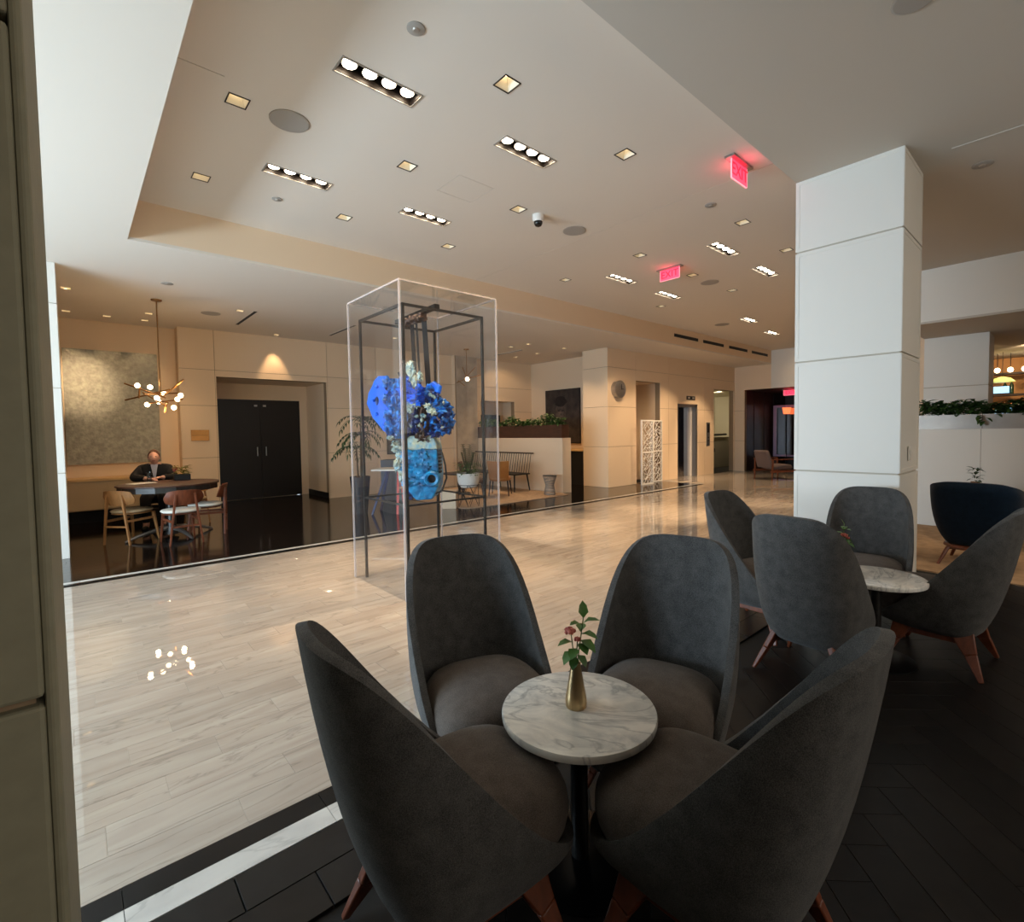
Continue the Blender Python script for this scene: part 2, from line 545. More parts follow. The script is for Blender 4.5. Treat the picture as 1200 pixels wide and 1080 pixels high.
        return s.add(v, [(0, 1, 4), (1, 2, 5, 4), (2, 3, 5), (0, 6, 1), (1, 6, 7, 2), (2, 7, 3)])

    def build(s, name, m, parent=None, smooth=False, bevel=0.0, sub=0, loc=None, angle=40):
        me = bpy.data.meshes.new(name)
        me.from_pydata(s.v, [], s.f)
        bm = bmesh.new()
        bm.from_mesh(me)
        bmesh.ops.recalc_face_normals(bm, faces=bm.faces)
        bm.to_mesh(me)
        bm.free()
        me.update()
        if smooth:
            me.polygons.foreach_set('use_smooth', [True] * len(me.polygons))
            if angle < 180:
                me.set_sharp_from_angle(angle=radians(angle))
        me.materials.append(M[m] if isinstance(m, str) else m)
        o = bpy.data.objects.new(name, me)
        COL.objects.link(o)
        if parent is not None:
            o.parent = parent
        if loc is not None:
            o.location = loc
        if bevel:
            b = o.modifiers.new('bevel', 'BEVEL')
            b.width, b.segments, b.limit_method = bevel, 2, 'ANGLE'
        if sub:
            q = o.modifiers.new('subdivision', 'SUBSURF')
            q.levels = q.render_levels = sub
        return o


def thing(name, label, cat, loc=(0, 0, 0), rotz=0.0, group=None):
    o = bpy.data.objects.new(name, None)
    COL.objects.link(o)
    o.empty_display_size = 0.1
    o.location = loc
    o.rotation_euler = (0, 0, rotz)
    return tag(o, label, cat, group)


def tag(o, label, cat, group=None):
    o['label'] = label
    o['category'] = cat
    if group:
        o['group'] = group
    return o


def struct(o):
    o['kind'] = 'structure'
    return o


def dup(root, loc, rotz, label, group=None):
    r = root.copy()
    COL.objects.link(r)
    r.location = loc
    r.rotation_euler = (0, 0, rotz)
    r['label'] = label
    if group:
        r['group'] = group
    for ch in list(root.children):
        c = ch.copy()
        COL.objects.link(c)
        c.parent = r
        for g in ch.children:
            d = g.copy()
            COL.objects.link(d)
            d.parent = c
    return r


# ------------------------------------------------------------------ setting: floor
ZC, ZS, ZN = 3.830, 3.411, 3.565
YF, YN, XA = 6.487, 1.718, 0.492

floor = struct(MB().box(-4.6, 20.0, -3.2, 14.2, -0.25, -0.012).build('floor', 'dark_grout'))
# grout bed under the polished tiles
struct(MB().box(-4.4, 19.8, 1.963, 6.33, -0.011, -0.0014).box(11.92, 16.4, 6.33, 7.64, -0.011, -0.0014).build('bed', 'grout', floor))


def tile_mesh(lx, ly, g=0.0007, h=0.0112):
    mb = MB()
    x, y = lx / 2 - g, ly / 2 - g
    c = 0.0004
    v = [(-x, -y, -h), (x, -y, -h), (x, y, -h), (-x, y, -h), (-x, -y, -c), (x, -y, -c), (x, y, -c), (-x, y, -c), (-x + c, -y + c, 0), (x - c, -y + c, 0), (x - c, y - c, 0), (-x + c, y - c, 0)]
    f = [(8, 9, 10, 11)]
    for a in (0, 4):
        for i in range(4):
            j = (i + 1) % 4
            f.append((a + i, a + j, a + 4 + j, a + 4 + i))
    return mb.add(v, f)


LX, LY = 0.60, 0.178
cells = []
for j in range(33):
    y = 1.963 + LY * (j + 0.5)
    off = (0.422, 0.034, 0.23, 0.439, 0.13, 0.30, 0.55)[j % 7] - 4.8
    x0_, x1_ = (-4.4, 16.39) if y < 6.33 else (11.92, 16.39)
    if y < 7.3:
        x1_ = 19.8
    if y + LY / 2 > 7.70:
        break
    i = 0
    while off + LX * i < x1_ - 0.1:
        x = off + LX * (i + 0.5)
        if x - LX / 2 >= x0_ - 0.02:
            seen = (x > -0.4 - 0.05 * y and y - 0.93 * x < 6.9)
            cells.append((sqrt(x * x + y * y) if seen else 99 + x, x, y))
        i += 1
cells.sort()
proto = tile_mesh(LX, LY).build('tile', 'tile', floor, loc=(cells[0][1], cells[0][2], 0))
for d, x, y in cells[1:300]:
    o = proto.copy()
    COL.objects.link(o)
    o.location = (x, y, 0)
mb = MB()
tm = tile_mesh(LX, LY)
for d, x, y in cells[300:]:
    mb.add([(a + x, b + y, c) for a, b, c in tm.v], tm.f)
o = mb.build('tile', 'tile', floor)
o['kind'] = 'stuff'

# borders: black and white stone bands, near and far
for i in range(-7, 28):
    x0 = i * 0.6 + 0.06
    for nm, y0, y1, mm in (('border_stone', 1.865, 1.963, 'black_stone'), ('border_stone', 1.767, 1.865, 'white_stone')):
        if x0 < 5.6:
            MB().box(x0, x0 + 0.598, y0 + 0.001, y1 - 0.001, -0.011, 0).build(nm, mm, floor)
for i in range(-3, 13):
    x0 = i * 1.2
    if x0 < 11.9:
        MB().box(x0, min(x0 + 1.198, 11.915), 6.465, 6.545, -0.011, 0).build('border_stone', 'white_stone', floor)
        MB().box(x0, min(x0 + 1.198, 11.915), 6.392, 6.463, -0.011, 0).build('border_stone', 'black_stone', floor)
        MB().box(x0, min(x0 + 1.198, 11.915), 6.332, 6.390, -0.011, 0).build('border_stone', 'tile', floor)
# ebony plank floor of the dining side
mb = MB()
for j in range(44):
    y0 = 6.55 + j * 0.16
    x = -4.4 - random.random() * 1.5
    while x < 11.9:
        L = 1.2 + random.random() * 1.2
        if y0 < 7.5 or x < 10.3:
            mb.box(max(x, -4.4), min(x + L, 11.9) - 0.002, y0, y0 + 0.1582, -0.011, 0)
        x += L
o = mb.build('plank', 'dark_wood_floor', floor)
o['kind'] = 'stuff'
# lounge: a band of slate along the border, herringbone behind it
slate = MB().box(-0.199, 0.199, -0.0765, 0.0765, -0.011, -0.001).build('tile', 'slate', floor, bevel=0.001, loc=(0.126, 1.689, 0))
for i in range(-1, 15):
    for row, y in enumerate((1.689, 1.532)):
        if i == 0 and row == 0:
            continue
        o = slate.copy()
        COL.objects.link(o)
        o.location = (0.126 + 0.402 * i + 0.2 * row, y, 0)
HW, HL = 0.14, 0.56
hp = MB().box(0.001, HL - 0.001, 0.001, HW - 0.001, -0.011, -0.0015).build('plank', 'herring', floor, bevel=0.0012)
hp.location = (0, 0, -0.005)
hcells = []
for a in range(-40, 41):
    for b in range(-40, 41):
        # herringbone: n rows step by the plank width
        ux, uy = a * HW + b * HL, a * HW - b * HL
        hcells.append((ux, uy, 0))
        hcells.append((ux + HL + 0, uy + HW - HL + 0, 1))
ca, sa = cos(radians(-45)), sin(radians(-45))
done = []
for ux, uy, kind in hcells:
    if kind == 0:
        px, py, an = ux, uy, 0.0
        cx, cy = px + HL / 2, py + HW / 2
    else:
        px, py, an = ux + HW, uy, 90.0
        cx, cy = px - HW / 2, py + HL / 2
    wx, wy = cx * ca - cy * sa, cx * sa + cy * ca
    if -0.1 < wx < 6.0 and -0.9 < wy < 1.25 and wx + wy * 0.3 > 0.2:
        done.append((sqrt(wx * wx + wy * wy), px * ca - py * sa, px * sa + py * ca, an - 45))
done.sort()
done = [d for d in done if d[0] > 0.25]
first = True
for d, x, y, an in done[:300]:
    o = hp if first else hp.copy()
    if not first:
        COL.objects.link(o)
    first = False
    o.location = (x, y, 0)
    o.rotation_euler = (0, 0, radians(an))
mb = MB()
hv = MB().box(0.001, HL - 0.001, 0.001, HW - 0.001, -0.011, -0.0015)
for d, x, y, an in done[300:]:
    c_, s_ = cos(radians(an)), sin(radians(an))
    mb.add([(x + a * c_ - b * s_, y + a * s_ + b * c_, c) for a, b, c in hv.v], hv.f)
if mb.v:
    o = mb.build('plank', 'herring', floor)
    o['kind'] = 'stuff'
struct(MB().box(6.1, 15.0, -3.0, 1.72, -0.011, 0.004).build('carpet', 'carpet', floor))


# ------------------------------------------------------------------ setting: ceilings with holes
def cut(rects, h):
    out = []
    for a0, a1, b0, b1 in rects:
        x0, x1, y0, y1 = max(a0, h[0]), min(a1, h[1]), max(b0, h[2]), min(b1, h[3])
        if x0 >= x1 - 1e-6 or y0 >= y1 - 1e-6:
            out.append((a0, a1, b0, b1))
            continue
        if a0 < x0: out.append((a0, x0, b0, b1))
        if x1 < a1: out.append((x1, a1, b0, b1))
        if b0 < y0: out.append((x0, x1, b0, y0))
        if y1 < b1: out.append((x0, x1, y1, b1))
    return out


STRIPS = [  # centre x, y, length, where its lamps point
    (1.68, 3.29, 0.57), (1.68, 4.97, 0.57), (3.05, 4.96, 0.57), (3.04, 3.27, 0.57),
    (6.67, 4.97, 0.62), (8.12, 5.02, 0.62), (6.66, 3.27, 0.62), (8.10, 3.30, 0.62), (11.40, 5.00, 0.62), (13.40, 5.30, 0.62), (13.80, 4.60, 0.62)]
SQUARES = [(0.985, 4.13), (0.99, 5.55), (2.355, 2.72), (2.36, 4.13), (2.36, 5.55), (3.72, 4.14), (3.74, 5.54), (3.72, 2.72), (5.98, 2.70), (5.97, 4.13), (7.36, 2.72), (5.99, 5.56), (8.72, 4.12), (7.37, 4.12), (8.72, 5.55)]
LOW = [(0.01, 9.07), (0.0, 10.70), (0.50, 10.75), (1.0, 10.13), (1.0, 10.75), (2.08, 9.03), (3.11, 10.74), (5.13, 9.65), (7.38, 9.58), (7.78, 9.0), (8.92, 10.13), (7.86, 8.48), (8.99, 9.35), (8.96, 8.39)]
SQ, LW = 0.125, 0.10
holes = [(x - l / 2, x + l / 2, y - 0.075, y + 0.075) for x, y, l in STRIPS] + [(x - SQ / 2, x + SQ / 2, y - SQ / 2, y + SQ / 2) for x, y in SQUARES]
holes += [(2.81, 3.23, 3.95, 4.345), (4.888, 4.893, 1.73, 6.48), (0.56, 0.86, 3.906, 3.912)]


def slab(x0, x1, y0, y1, z, t, hs, m):
    rs = [(x0, x1, y0, y1)]
    for h in hs:
        rs = cut(rs, h)
    mb = MB()
    for a in rs:
        mb.box(a[0], a[1], a[2], a[3], z, z + t)
    return struct(mb.build('ceiling', m))


slab(XA, 16.39, YN, YF, ZC, 0.03, holes, 'ceiling')
lowholes = [(x - LW / 2, x + LW / 2, y - LW / 2, y + LW / 2) for x, y in LOW]
slab(-4.55, 16.39, YF, 14.0, ZS, 0.03, lowholes, 'ceiling')
slab(-4.55, XA, YN, YF, ZS, 0.03, [], 'ceiling')
slab(-4.55, 8.92, -3.2, YN, ZN, 0.03, [(5.95, 6.05, -0.35, -0.25), (7.15, 7.25, 0.05, 0.15)], 'ceiling_dim')
slab(8.92, 15.2, -3.2, 1.72, 2.82, 0.03, [], 'ceiling_dim')
# soffit faces
o = struct(MB().box(XA, 16.39, YF, YF + 0.03, ZS + 0.03, 4.05).build('trim_1', 'wall'))
for a, b in ((10.757, 11.877), (12.136, 13.244), (13.561, 14.693), (14.995, 16.115)):
    mb = MB().box(a, b, YF - 0.006, YF, 3.615, 3.69)
    v = struct(mb.build('vent', 'black', o))
struct(MB().box(XA - 0.03, XA, YN, YF, ZS + 0.03, 4.05).build('trim_2', 'ceiling'))
struct(MB().box(-4.5, 16.39, YN - 0.03, YN, ZN + 0.03, 4.05).build('trim_3', 'ceiling'))
struct(MB().box(8.92, 9.2, -3.2, 1.72, 2.85, ZN + 0.03).build('trim_4', 'column'))
# lid above everything
struct(MB().box(-4.6, 20.0, -3.3, 14.2, 4.06, 4.12).build('ceiling', 'ceiling'))
struct(MB().box(5.20, 5.215, -3.0, 0.71, ZN - 0.006, ZN).build('trim_5', 'ceiling_dim'))


# ------------------------------------------------------------------ setting: walls made of panels
def panel_wall(name, axis, c, side, u0, u1, z0, z1, uj=(), zj=(0.0, 1.0, 1.983, 2.95), opens=(), m='wall', thick=0.16, gap=0.008, pt=0.014):
    """axis 'y': the wall stands at y=c and faces side*y; u runs along x. axis 'x' the other way round"""
    def bx(mb, r, d0, d1):
        lo, hi = sorted((c - side * d0, c - side * d1))
        if axis == 'y':
            mb.box(r[0], r[1], lo, hi, r[2], r[3])
        else:
            mb.box(lo, hi, r[0], r[1], r[2], r[3])
    rs = [(u0, u1, z0, z1)]
    for h in opens:
        rs = cut(rs, h)
    mb = MB()
    for r in rs:
        bx(mb, r, pt, thick)
    base = struct(mb.build(name, 'joint'))
    us = [u0] + [u for u in uj if u0 < u < u1] + [u1]
    zs = [z0] + [z for z in zj if z0 < z < z1] + [z1]
    for i in range(len(us) - 1):
        for j in range(len(zs) - 1):
            rr = [(us[i] + (gap / 2 if i else 0), us[i + 1] - (gap / 2 if i < len(us) - 2 else 0), zs[j] + (gap / 2 if j else 0), zs[j + 1] - (gap / 2 if j < len(zs) - 2 else 0))]
            for h in opens:
                rr = cut(rr, h)
            mb = MB()
            for r in rr:
                bx(mb, r, 0.0, pt)
            if mb.v:
                mb.build('panel', m, base)
    return base


def solid_pillar(name, x0, x1, y0, y1, z1, m, zj=(1.0, 1.983, 2.95), gap=0.012, rim=0.0):
    base = struct(MB().box(x0 + 0.010, x1 - 0.010, y0 + 0.010, y1 - 0.010, 0, z1).build(name, 'joint' if m == 'wall' else 'joint_pale'))
    zs = [0] + [z for z in zj if z < z1] + [z1]
    for i in range(len(zs) - 1):
        a, b = zs[i] + (gap / 2 if i else 0), zs[i + 1] - (gap / 2 if i < len(zs) - 2 else 0)
        p = MB()
        p.box(x0, x1, y0, y1, a, b)
        p.build('panel', m, base, bevel=0.004)
        if rim:   # narrow raised border round each panel face
            r = rim
            q = MB()
            for s in (x0 - 0.004,):
                q.box(s, x0, y0, y0 + r, a, b).box(s, x0, y1 - r, y1, a, b).box(s, x0, y0 + r, y1 - r, a, a + r).box(s, x0, y0 + r, y1 - r, b - r, b)
            q.box(x0, x0 + r, y0 - 0.004, y0, a, b).box(x1 - r, x1, y0 - 0.004, y0, a, b).box(x0 + r, x1 - r, y0 - 0.004, y0, a, a + r).box(x0 + r, x1 - r, y0 - 0.004, y0, b - r, b)
            q.build('edge_trim', m, base)
    return base


# near pillar at the picture's edge and the bluish pillar behind it
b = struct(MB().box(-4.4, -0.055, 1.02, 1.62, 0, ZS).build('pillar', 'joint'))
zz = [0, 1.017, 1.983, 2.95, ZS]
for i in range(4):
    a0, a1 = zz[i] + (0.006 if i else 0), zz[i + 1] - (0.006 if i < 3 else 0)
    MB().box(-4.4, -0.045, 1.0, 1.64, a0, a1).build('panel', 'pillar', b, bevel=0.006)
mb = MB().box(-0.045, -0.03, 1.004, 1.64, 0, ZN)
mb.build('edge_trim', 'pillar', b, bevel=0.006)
solid_pillar('pillar', -4.4, -0.075, 7.86, 8.5, ZS, 'column', gap=0.008)
# white column in the lounge
col = solid_pillar('column', 4.868, 5.54, 0.944, YN + 0.003, ZN, 'column', zj=(1.017, 1.983, 2.95), gap=0.014, rim=0.03)
# pillar between reception desk and lift lobby
solid_pillar('pillar', 9.70, 10.852, 7.655, 8.45, ZS, 'wall', gap=0.008)
# lift lobby wall
panel_wall('wall_lobby', 'y', 7.65, -1, 10.852, 16.39, 0, ZS, uj=(12.4, 14.4, 14.9), opens=[(10.858, 11.975, 0, 2.675), (12.857, 13.98, 0, 2.14), (14.98, 16.33, 0, 2.65)])
# niche behind the screens
for n_, bx_ in (('a', (10.7, 10.86, 7.81, 8.9)), ('b', (11.975, 12.1, 7.81, 8.9)), ('c', (10.7, 12.1, 8.9, 9.0))):
    struct(MB().box(*bx_, 0, 2.8).build('wall_niche', 'wall' if n_ != 'a' else 'dark_brown'))
struct(MB().box(10.7, 12.1, 7.8, 9.0, 2.675, 2.8).build('ceiling', 'wall'))
# lift
lift = struct(MB().box(12.857, 12.92, 7.66, 7.9, 0, 2.14).box(13.90, 13.98, 7.66, 7.9, 0, 2.14).box(12.857, 13.98, 7.66, 7.9, 2.06, 2.14).build('door_1', 'steel'))
MB().box(12.92, 13.42, 7.86, 7.90, 0, 2.06).build('panel', 'mirror', lift)
MB().box(13.425, 13.90, 7.86, 7.90, 0, 2.06).build('panel', 'mirror', lift)
MB().box(13.87, 13.90, 7.80, 7.86, 0, 2.06).build('jamb_strip', 'lattice', lift)
struct(MB().box(12.93, 13.89, 7.645, 7.86, -0.011, 0.0).build('trim_8', 'tile'))
# stair recess
struct(MB().box(14.8, 14.98, 7.81, 9.6, 0, 2.9).build('wall_stair', 'stair_wall'))
struct(MB().box(14.8, 19.0, 9.6, 9.75, 0, 2.9).build('wall_stair', 'stair_wall'))
struct(MB().box(14.8, 19.0, 7.81, 9.7, 2.65, 2.8).build('ceiling', 'stair_wall'))
struct(MB().box(18.9, 19.0, 7.5, 9.75, 0, 2.9).build('wall_stair', 'stair_wall'))
struct(MB().box(16.56, 19.0, 7.51, 7.8, 0, 2.9).build('wall_stair', 'stair_wall'))
mb = MB()
pts = [(15.0, 0.0)] + [(15.0 + 3.6 * t, 0.62 + 0.48 * sin(min(1, t * 1.5) * pi / 2)) for t in [i / 14 for i in range(15)]] + [(18.6, 0.0)]
mb.add([(x, 8.8, z) for x, z in pts] + [(x, 8.92, z) for x, z in pts], [tuple(range(len(pts))), tuple(range(2 * len(pts) - 1, len(pts) - 1, -1))] + [(i, i + 1, len(pts) + i + 1, len(pts) + i) for i in range(len(pts) - 1)])
struct(mb.build('wall_stair', 'grey_stone'))
hr = MB().tube([(15.0, 8.72, 1.17), (18.0, 8.72, 1.2)], 0.035, 8)
tag(hr.build('handrail', 'black_metal', smooth=True), 'black handrail above the grey stair parapet beyond the lift', 'handrail')
hr = MB().tube([(15.0, 8.70, 0.55), (16.9, 8.70, 0.66)], 0.03, 8).box(16.75, 17.05, 8.66, 8.79, 0.58, 0.72)
tag(hr.build('handrail', 'black_metal', smooth=True), 'short lower handrail on the face of the grey stair parapet', 'handrail')
spot_light((16.2, 8.0, 2.62), (16.9, 9.6, 1.5), 110, 130, (1.0, 0.86, 0.66))
# end wall with the wide opening
panel_wall('wall_end', 'x', 16.39, -1, 7.32, 7.65, 0, 2.655, zj=(1.0, 1.983))
panel_wall('wall_end', 'x', 16.39, -1, YF, 7.65, 2.655, ZS, zj=())
panel_wall('wall_end', 'x', 16.39, -1, 1.7, YF, 2.655, 4.05, zj=(), m='column')
panel_wall('wall_end', 'x', 16.39, -1, 1.7, 3.4, 0, 2.655, zj=(1.0, 1.983))
# dark room beyond
struct(MB().box(16.5, 20.0, 7.36, 7.5, 0, 2.7).build('wall_beyond', 'dark_brown'))
struct(MB().box(19.9, 20.0, 1.6, 7.4, 0, 2.7).build('wall_beyond', 'dark_brown'))
struct(MB().box(16.5, 20.0, 1.6, 7.4, 2.66, 2.72).build('ceiling', 'dark_brown'))
for x in (17.2, 18.0, 18.8, 19.6):
    struct(MB().box(x, x + 0.012, 7.35, 7.362, 0, 2.66).build('trim_6', 'black'))
mt = thing('framed_mirror', 'tall mirror in a lilac frame on the dark brown wall beyond the lobby', 'mirror', (18.6, 7.15, 0))
MB().box(-0.02, 0.02, 0.02, 0.12, 0.40, 2.2).box(-0.02, 0.02, -0.66, -0.60, 0.40, 2.2).box(-0.02, 0.02, -0.60, 0.02, 2.12, 2.2).box(-0.02, 0.02, -0.60, 0.02, 0.40, 0.46).build('frame', 'lilac', mt)
MB().box(0.0, 0.015, -0.60, 0.02, 0.46, 2.12).build('mirror_glass', 'mirror', mt)
MB().box(0.0, 0.05, 0.0, 0.1, 0.0, 0.4).build('foot', 'dark_brown', mt)
MB().box(0.0, 0.05, -0.66, -0.56, 0.0, 0.4).build('foot', 'dark_brown', mt)
lt = thing('wall_lamp', 'glowing orange shaded lamp beside the lilac mirror', 'lamp', (18.3, 6.72, 0))
MB().lathe([(0.10, 1.88), (0.14, 2.10)], seg=16).build('lamp_shade', 'glow_orange', lt)
MB().lathe([(0.012, 0), (0.012, 1.95)], seg=8).build('pole', 'black_metal', lt)
MB().lathe([(0.14, 0), (0.14, 0.02)], seg=16).build('base', 'black_metal', lt)

# dining side: back wall with the door recess, nook, concrete-like panels
panel_wall('wall_far', 'y', 11.0, -1, 1.5, 7.47, 0, ZS, uj=(2.06, 4.19, 5.33), zj=(1.0, 1.983, 2.66), opens=[(2.08, 4.17, 0, 2.54)])
struct(MB().box(2.08, 4.17, 12.26, 12.42, 2.2, 2.7).box(1.9, 2.3, 12.26, 12.42, 0, 2.2).box(4.0, 4.16, 12.26, 12.42, 0, 2.2).build('wall_recess', 'wall'))
struct(MB().box(4.17, 4.3, 11.16, 12.3, 0.12, 2.7).build('wall_recess', 'wall'))
struct(MB().box(1.95, 2.08, 11.16, 12.3, 0, 2.7).build('wall_recess', 'wall'))
struct(MB().box(2.0, 4.3, 11.16, 12.4, 2.54, 2.68).build('ceiling', 'wall'))
struct(MB().box(4.15, 4.17, 11.05, 12.26, 0, 0.12).build('baseboard_recess', 'black'))
for i, (x0, x1, hx) in enumerate(((2.3, 3.148, 3.06), (3.152, 4.0, 3.24))):
    d = struct(MB().box(x0, x1, 12.27, 12.32, 0.01, 2.2).build('door_%d' % (i + 2), 'door'))
    MB().tube([(hx, 12.23, 0.95), (hx, 12.23, 1.15)], 0.012, 8).build('door_handle', 'steel', d, smooth=True)
    MB().box(hx - 0.03, hx + 0.03, 12.245, 12.27, 2.05, 2.09).build('closer', 'steel', d)
panel_wall('wall_nook', 'y', 11.32, -1, -4.4, 1.5, 0, ZS, zj=())
panel_wall('wall_nook', 'x', 1.488, -1, 11.016, 11.45, 0, ZS, zj=(1.0, 1.983, 2.66))
panel_wall('wall_far', 'y', 10.86, -1, 7.50, 8.165, 0, ZS, zj=(), m='art_grey')
panel_wall('wall_far', 'x', 7.455, -1, 10.876, 11.1, 0, ZS, zj=(1.0, 1.983, 2.66))
panel_wall('wall_far', 'y', 11.05, -1, 8.165, 10.40, 0, ZS, zj=(1.0, 1.983, 2.66), opens=[(8.42, 9.66, 1.2, 2.28)])
struct(MB().box(8.3, 9.8, 11.6, 11.7, 1.1, 2.4).build('wall_niche', 'wall'))
struct(MB().box(9.66, 9.75, 11.21, 11.65, 1.1, 2.4).box(8.33, 8.42, 11.21, 11.65, 1.1, 2.4).box(8.33, 9.75, 11.21, 11.65, 2.28, 2.4).box(8.33, 9.75, 11.21, 11.65, 1.1, 1.2).build('trim_7', 'wall'))
scn = thing('niche_screen', 'black screen standing in the wall niche above the planter', 'screen', (8.85, 11.42, 1.2))
MB().box(-0.40, 0.55, -0.02, 0.02, 0.06, 0.70).build('panel', 'screen', scn)
MB().box(-0.15, 0.25, -0.08, 0.08, 0, 0.02).box(0.0, 0.1, -0.02, 0.02, 0.02, 0.07).build('stand', 'black', scn)
panel_wall('wall_reception', 'x', 10.34, -1, 8.46, 11.05, 0, ZS, zj=(), uj=())
# outer shell: left, rear, right
wl = MB()
for r in cut([(-3.2, 14.0, 0, 4.05)], (1.75, 7.75, 0.05, 3.25)):
    wl.box(-4.55, -4.43, r[0], r[1], r[2], r[3])
struct(wl.build('wall_left', 'white'))
win = MB()
for y in (1.75, 3.73, 5.72, 7.70):
    win.box(-4.51, -4.45, y, y + 0.05, 0.05, 3.25)
win.box(-4.51, -4.45, 1.75, 7.75, 0.05, 0.10).box(-4.51, -4.45, 1.75, 7.75, 3.2, 3.25)
win = struct(win.build('window_1', 'black_metal'))
for y in (1.80, 3.78, 5.77):
    MB().box(-4.485, -4.477, y, y + 1.93, 0.10, 3.20).build('pane', 'glass', win)
struct(MB().box(-4.6, 15.2, -3.3, -3.2, 0, 4.05).build('wall_rear', 'wall'))
struct(MB().box(15.0, 15.2, -3.2, 1.72, 0, 4.05).build('wall_right', 'bar_tan'))
struct(MB().box(10.6, 16.39, 1.74, 1.9, 0, 4.05).build('wall_right', 'wall'))
struct(MB().box(-4.5, 4.4, 13.9, 14.0, 0, 4.05).build('wall_far', 'wall'))
struct(MB().box(10.5, 14.9, 9.75, 9.9, 0, 4.05).box(10.5, 10.6, 9.0, 9.9, 0, 4.05).build('wall_lobby', 'wall'))
struct(MB().box(16.4, 20, 1.5, 1.62, 0, 4.05).build('wall_beyond', 'dark_brown'))

# reception desk half wall with planter on it
hw = struct(MB().box(8.18, 8.46, 7.74, 11.05, 0, 1.25).build('partition', 'wall', bevel=0.004))
# low wall on the restaurant side
rw = struct(MB().box(8.94, 9.24, -3.0, 1.56, 0, 1.352).build('partition', 'joint'))
for y0, y1 in ((-3.0, -0.9), (-0.9, 0.0), (0.0, 0.86), (0.86, 1.56)):
    MB().box(8.92, 8.945, y0 + 0.002, y1 - 0.002, 0, 1.352).build('panel', 'column', rw)
solid_pillar('pillar', 10.45, 11.1, 0.935, 1.72, 2.82, 'column', zj=(1.017, 2.02), gap=0.012)


# ------------------------------------------------------------------ lamps of the ceilings
def strip(i, x, y, l, label, tgt, power, n=4):
    t = thing('lamp_strip', label, 'ceiling light', (x, y, ZC), 0, 'recessed lamp strips of the lobby ceiling')
    w_ = 0.075
    fr = MB()
    e = 0.012
    fr.box(-l / 2 - e, l / 2 + e, -w_ - e, -w_, -0.006, 0.0).box(-l / 2 - e, l / 2 + e, w_, w_ + e, -0.006, 0.0).box(-l / 2 - e, -l / 2, -w_, w_, -0.006, 0.0).box(l / 2, l / 2 + e, -w_, w_, -0.006, 0.0)
    fr.build('frame', 'fixture_frame', t)
    hb = MB()
    k = 0.001
    hb.box(-l / 2, -l / 2 + 0.004, -w_, w_, 0, 0.12).box(l / 2 - 0.004, l / 2, -w_, w_, 0, 0.12).box(-l / 2, l / 2, -w_, -w_ + 0.004, 0, 0.12).box(-l / 2, l / 2, w_ - 0.004, w_, 0, 0.12).box(-l / 2, l / 2, -w_, w_, 0.12, 0.124)
    hb.build('housing', 'fixture_dark', t)
    for q in range(n):
        cx = -l / 2 + l * (q + 0.5) / n
        ring = MB().lathe([(0.030, 0.09), (0.052, 0.035), (0.055, 0.030)], (cx, 0, 0), 16).build('lamp_ring', 'steel', t, smooth=True)
        MB().lathe([(0.044, 0.028), (0.046, 0.024), (0.03, 0.016)], (cx, 0, 0), 16).build('bulb', 'lamp', ring, smooth=True)
    for tg, pw, an in tgt:
        spot_light((x + random.uniform(-0.1, 0.1), y, ZC - 0.015), tg, power * pw, an)
    return t


CS = (2.5, 4.2, 1.5)
strip(0, *STRIPS[0], 'longest looking recessed strip of lamps, nearest above the acrylic case', [(CS, 1.0, 60), ((1.6, 3.6, 0), 0.7, 75), ((2.3, 4.0, 0), 0.7, 60)], SPOT)
strip(1, *STRIPS[1], 'recessed strip of four lamps between the window soffit and the acrylic case', [(CS, 1.0, 60), ((1.6, 5.2, 0), 0.6, 75), ((2.45, 5.25, 0), 1.5, 42)], SPOT)
strip(2, *STRIPS[2], 'recessed strip of four lamps directly behind the acrylic case', [((2.7, 4.4, 1.2), 1.0, 60), ((3.3, 5.2, 0), 0.6, 75), ((3.7, 4.4, 0), 1.3, 40)], SPOT)
strip(3, *STRIPS[3], 'recessed strip of four lamps midway between the case and the nearer exit sign', [((2.6, 4.1, 1.6), 1.0, 55), ((3.4, 3.6, 0), 0.7, 75), ((3.0, 3.4, 0), 0.5, 60)], SPOT)
strip(4, *STRIPS[4], 'blazing lamp strip below the farther exit sign, on its window side', [((5.4, 5.4, 0), 3.6, 36), ((5.35, 4.55, 0), 4.5, 30)], SPOT)
strip(5, *STRIPS[5], 'bright lamp strip just beneath the farther exit sign', [((8.4, 5.4, 0), 1.2, 50), ((9.9, 7.6, 0.8), 2.2, 52), ((10.6, 7.6, 0.9), 1.6, 52)], SPOT)
strip(6, *STRIPS[6], 'bright lamp strip nearest the white column, closer to the dome camera', [((7.2, 4.6, 0), 6.0, 32), ((7.9, 4.6, 0), 4.0, 32)], SPOT)
strip(7, *STRIPS[7], 'bright lamp strip right beside the edge of the white column', [((10.0, 4.2, 0), 5.0, 34), ((9.2, 3.7, 0), 4.0, 34)], SPOT)
strip(8, *STRIPS[8], 'distant lamp strip with one bright flare beyond the grey speakers', [((11.4, 5.4, 0), 1.2, 80), ((12.2, 7.6, 0.8), 3.4, 50), ((11.0, 7.6, 0.8), 2.0, 50)], SPOT)
strip(9, *STRIPS[9], 'farthest lamp strip with a pair of small lit lamps', [((13.6, 5.0, 0), 1.2, 80), ((14.0, 7.6, 0.6), 3.4, 50)], SPOT)
strip(10, *STRIPS[10], 'farthest lamp strip beside the white column edge, one lamp lit', [((14.2, 4.8, 0), 1.0, 80), ((16.3, 5.0, 3.0), 0.5, 50)], SPOT)


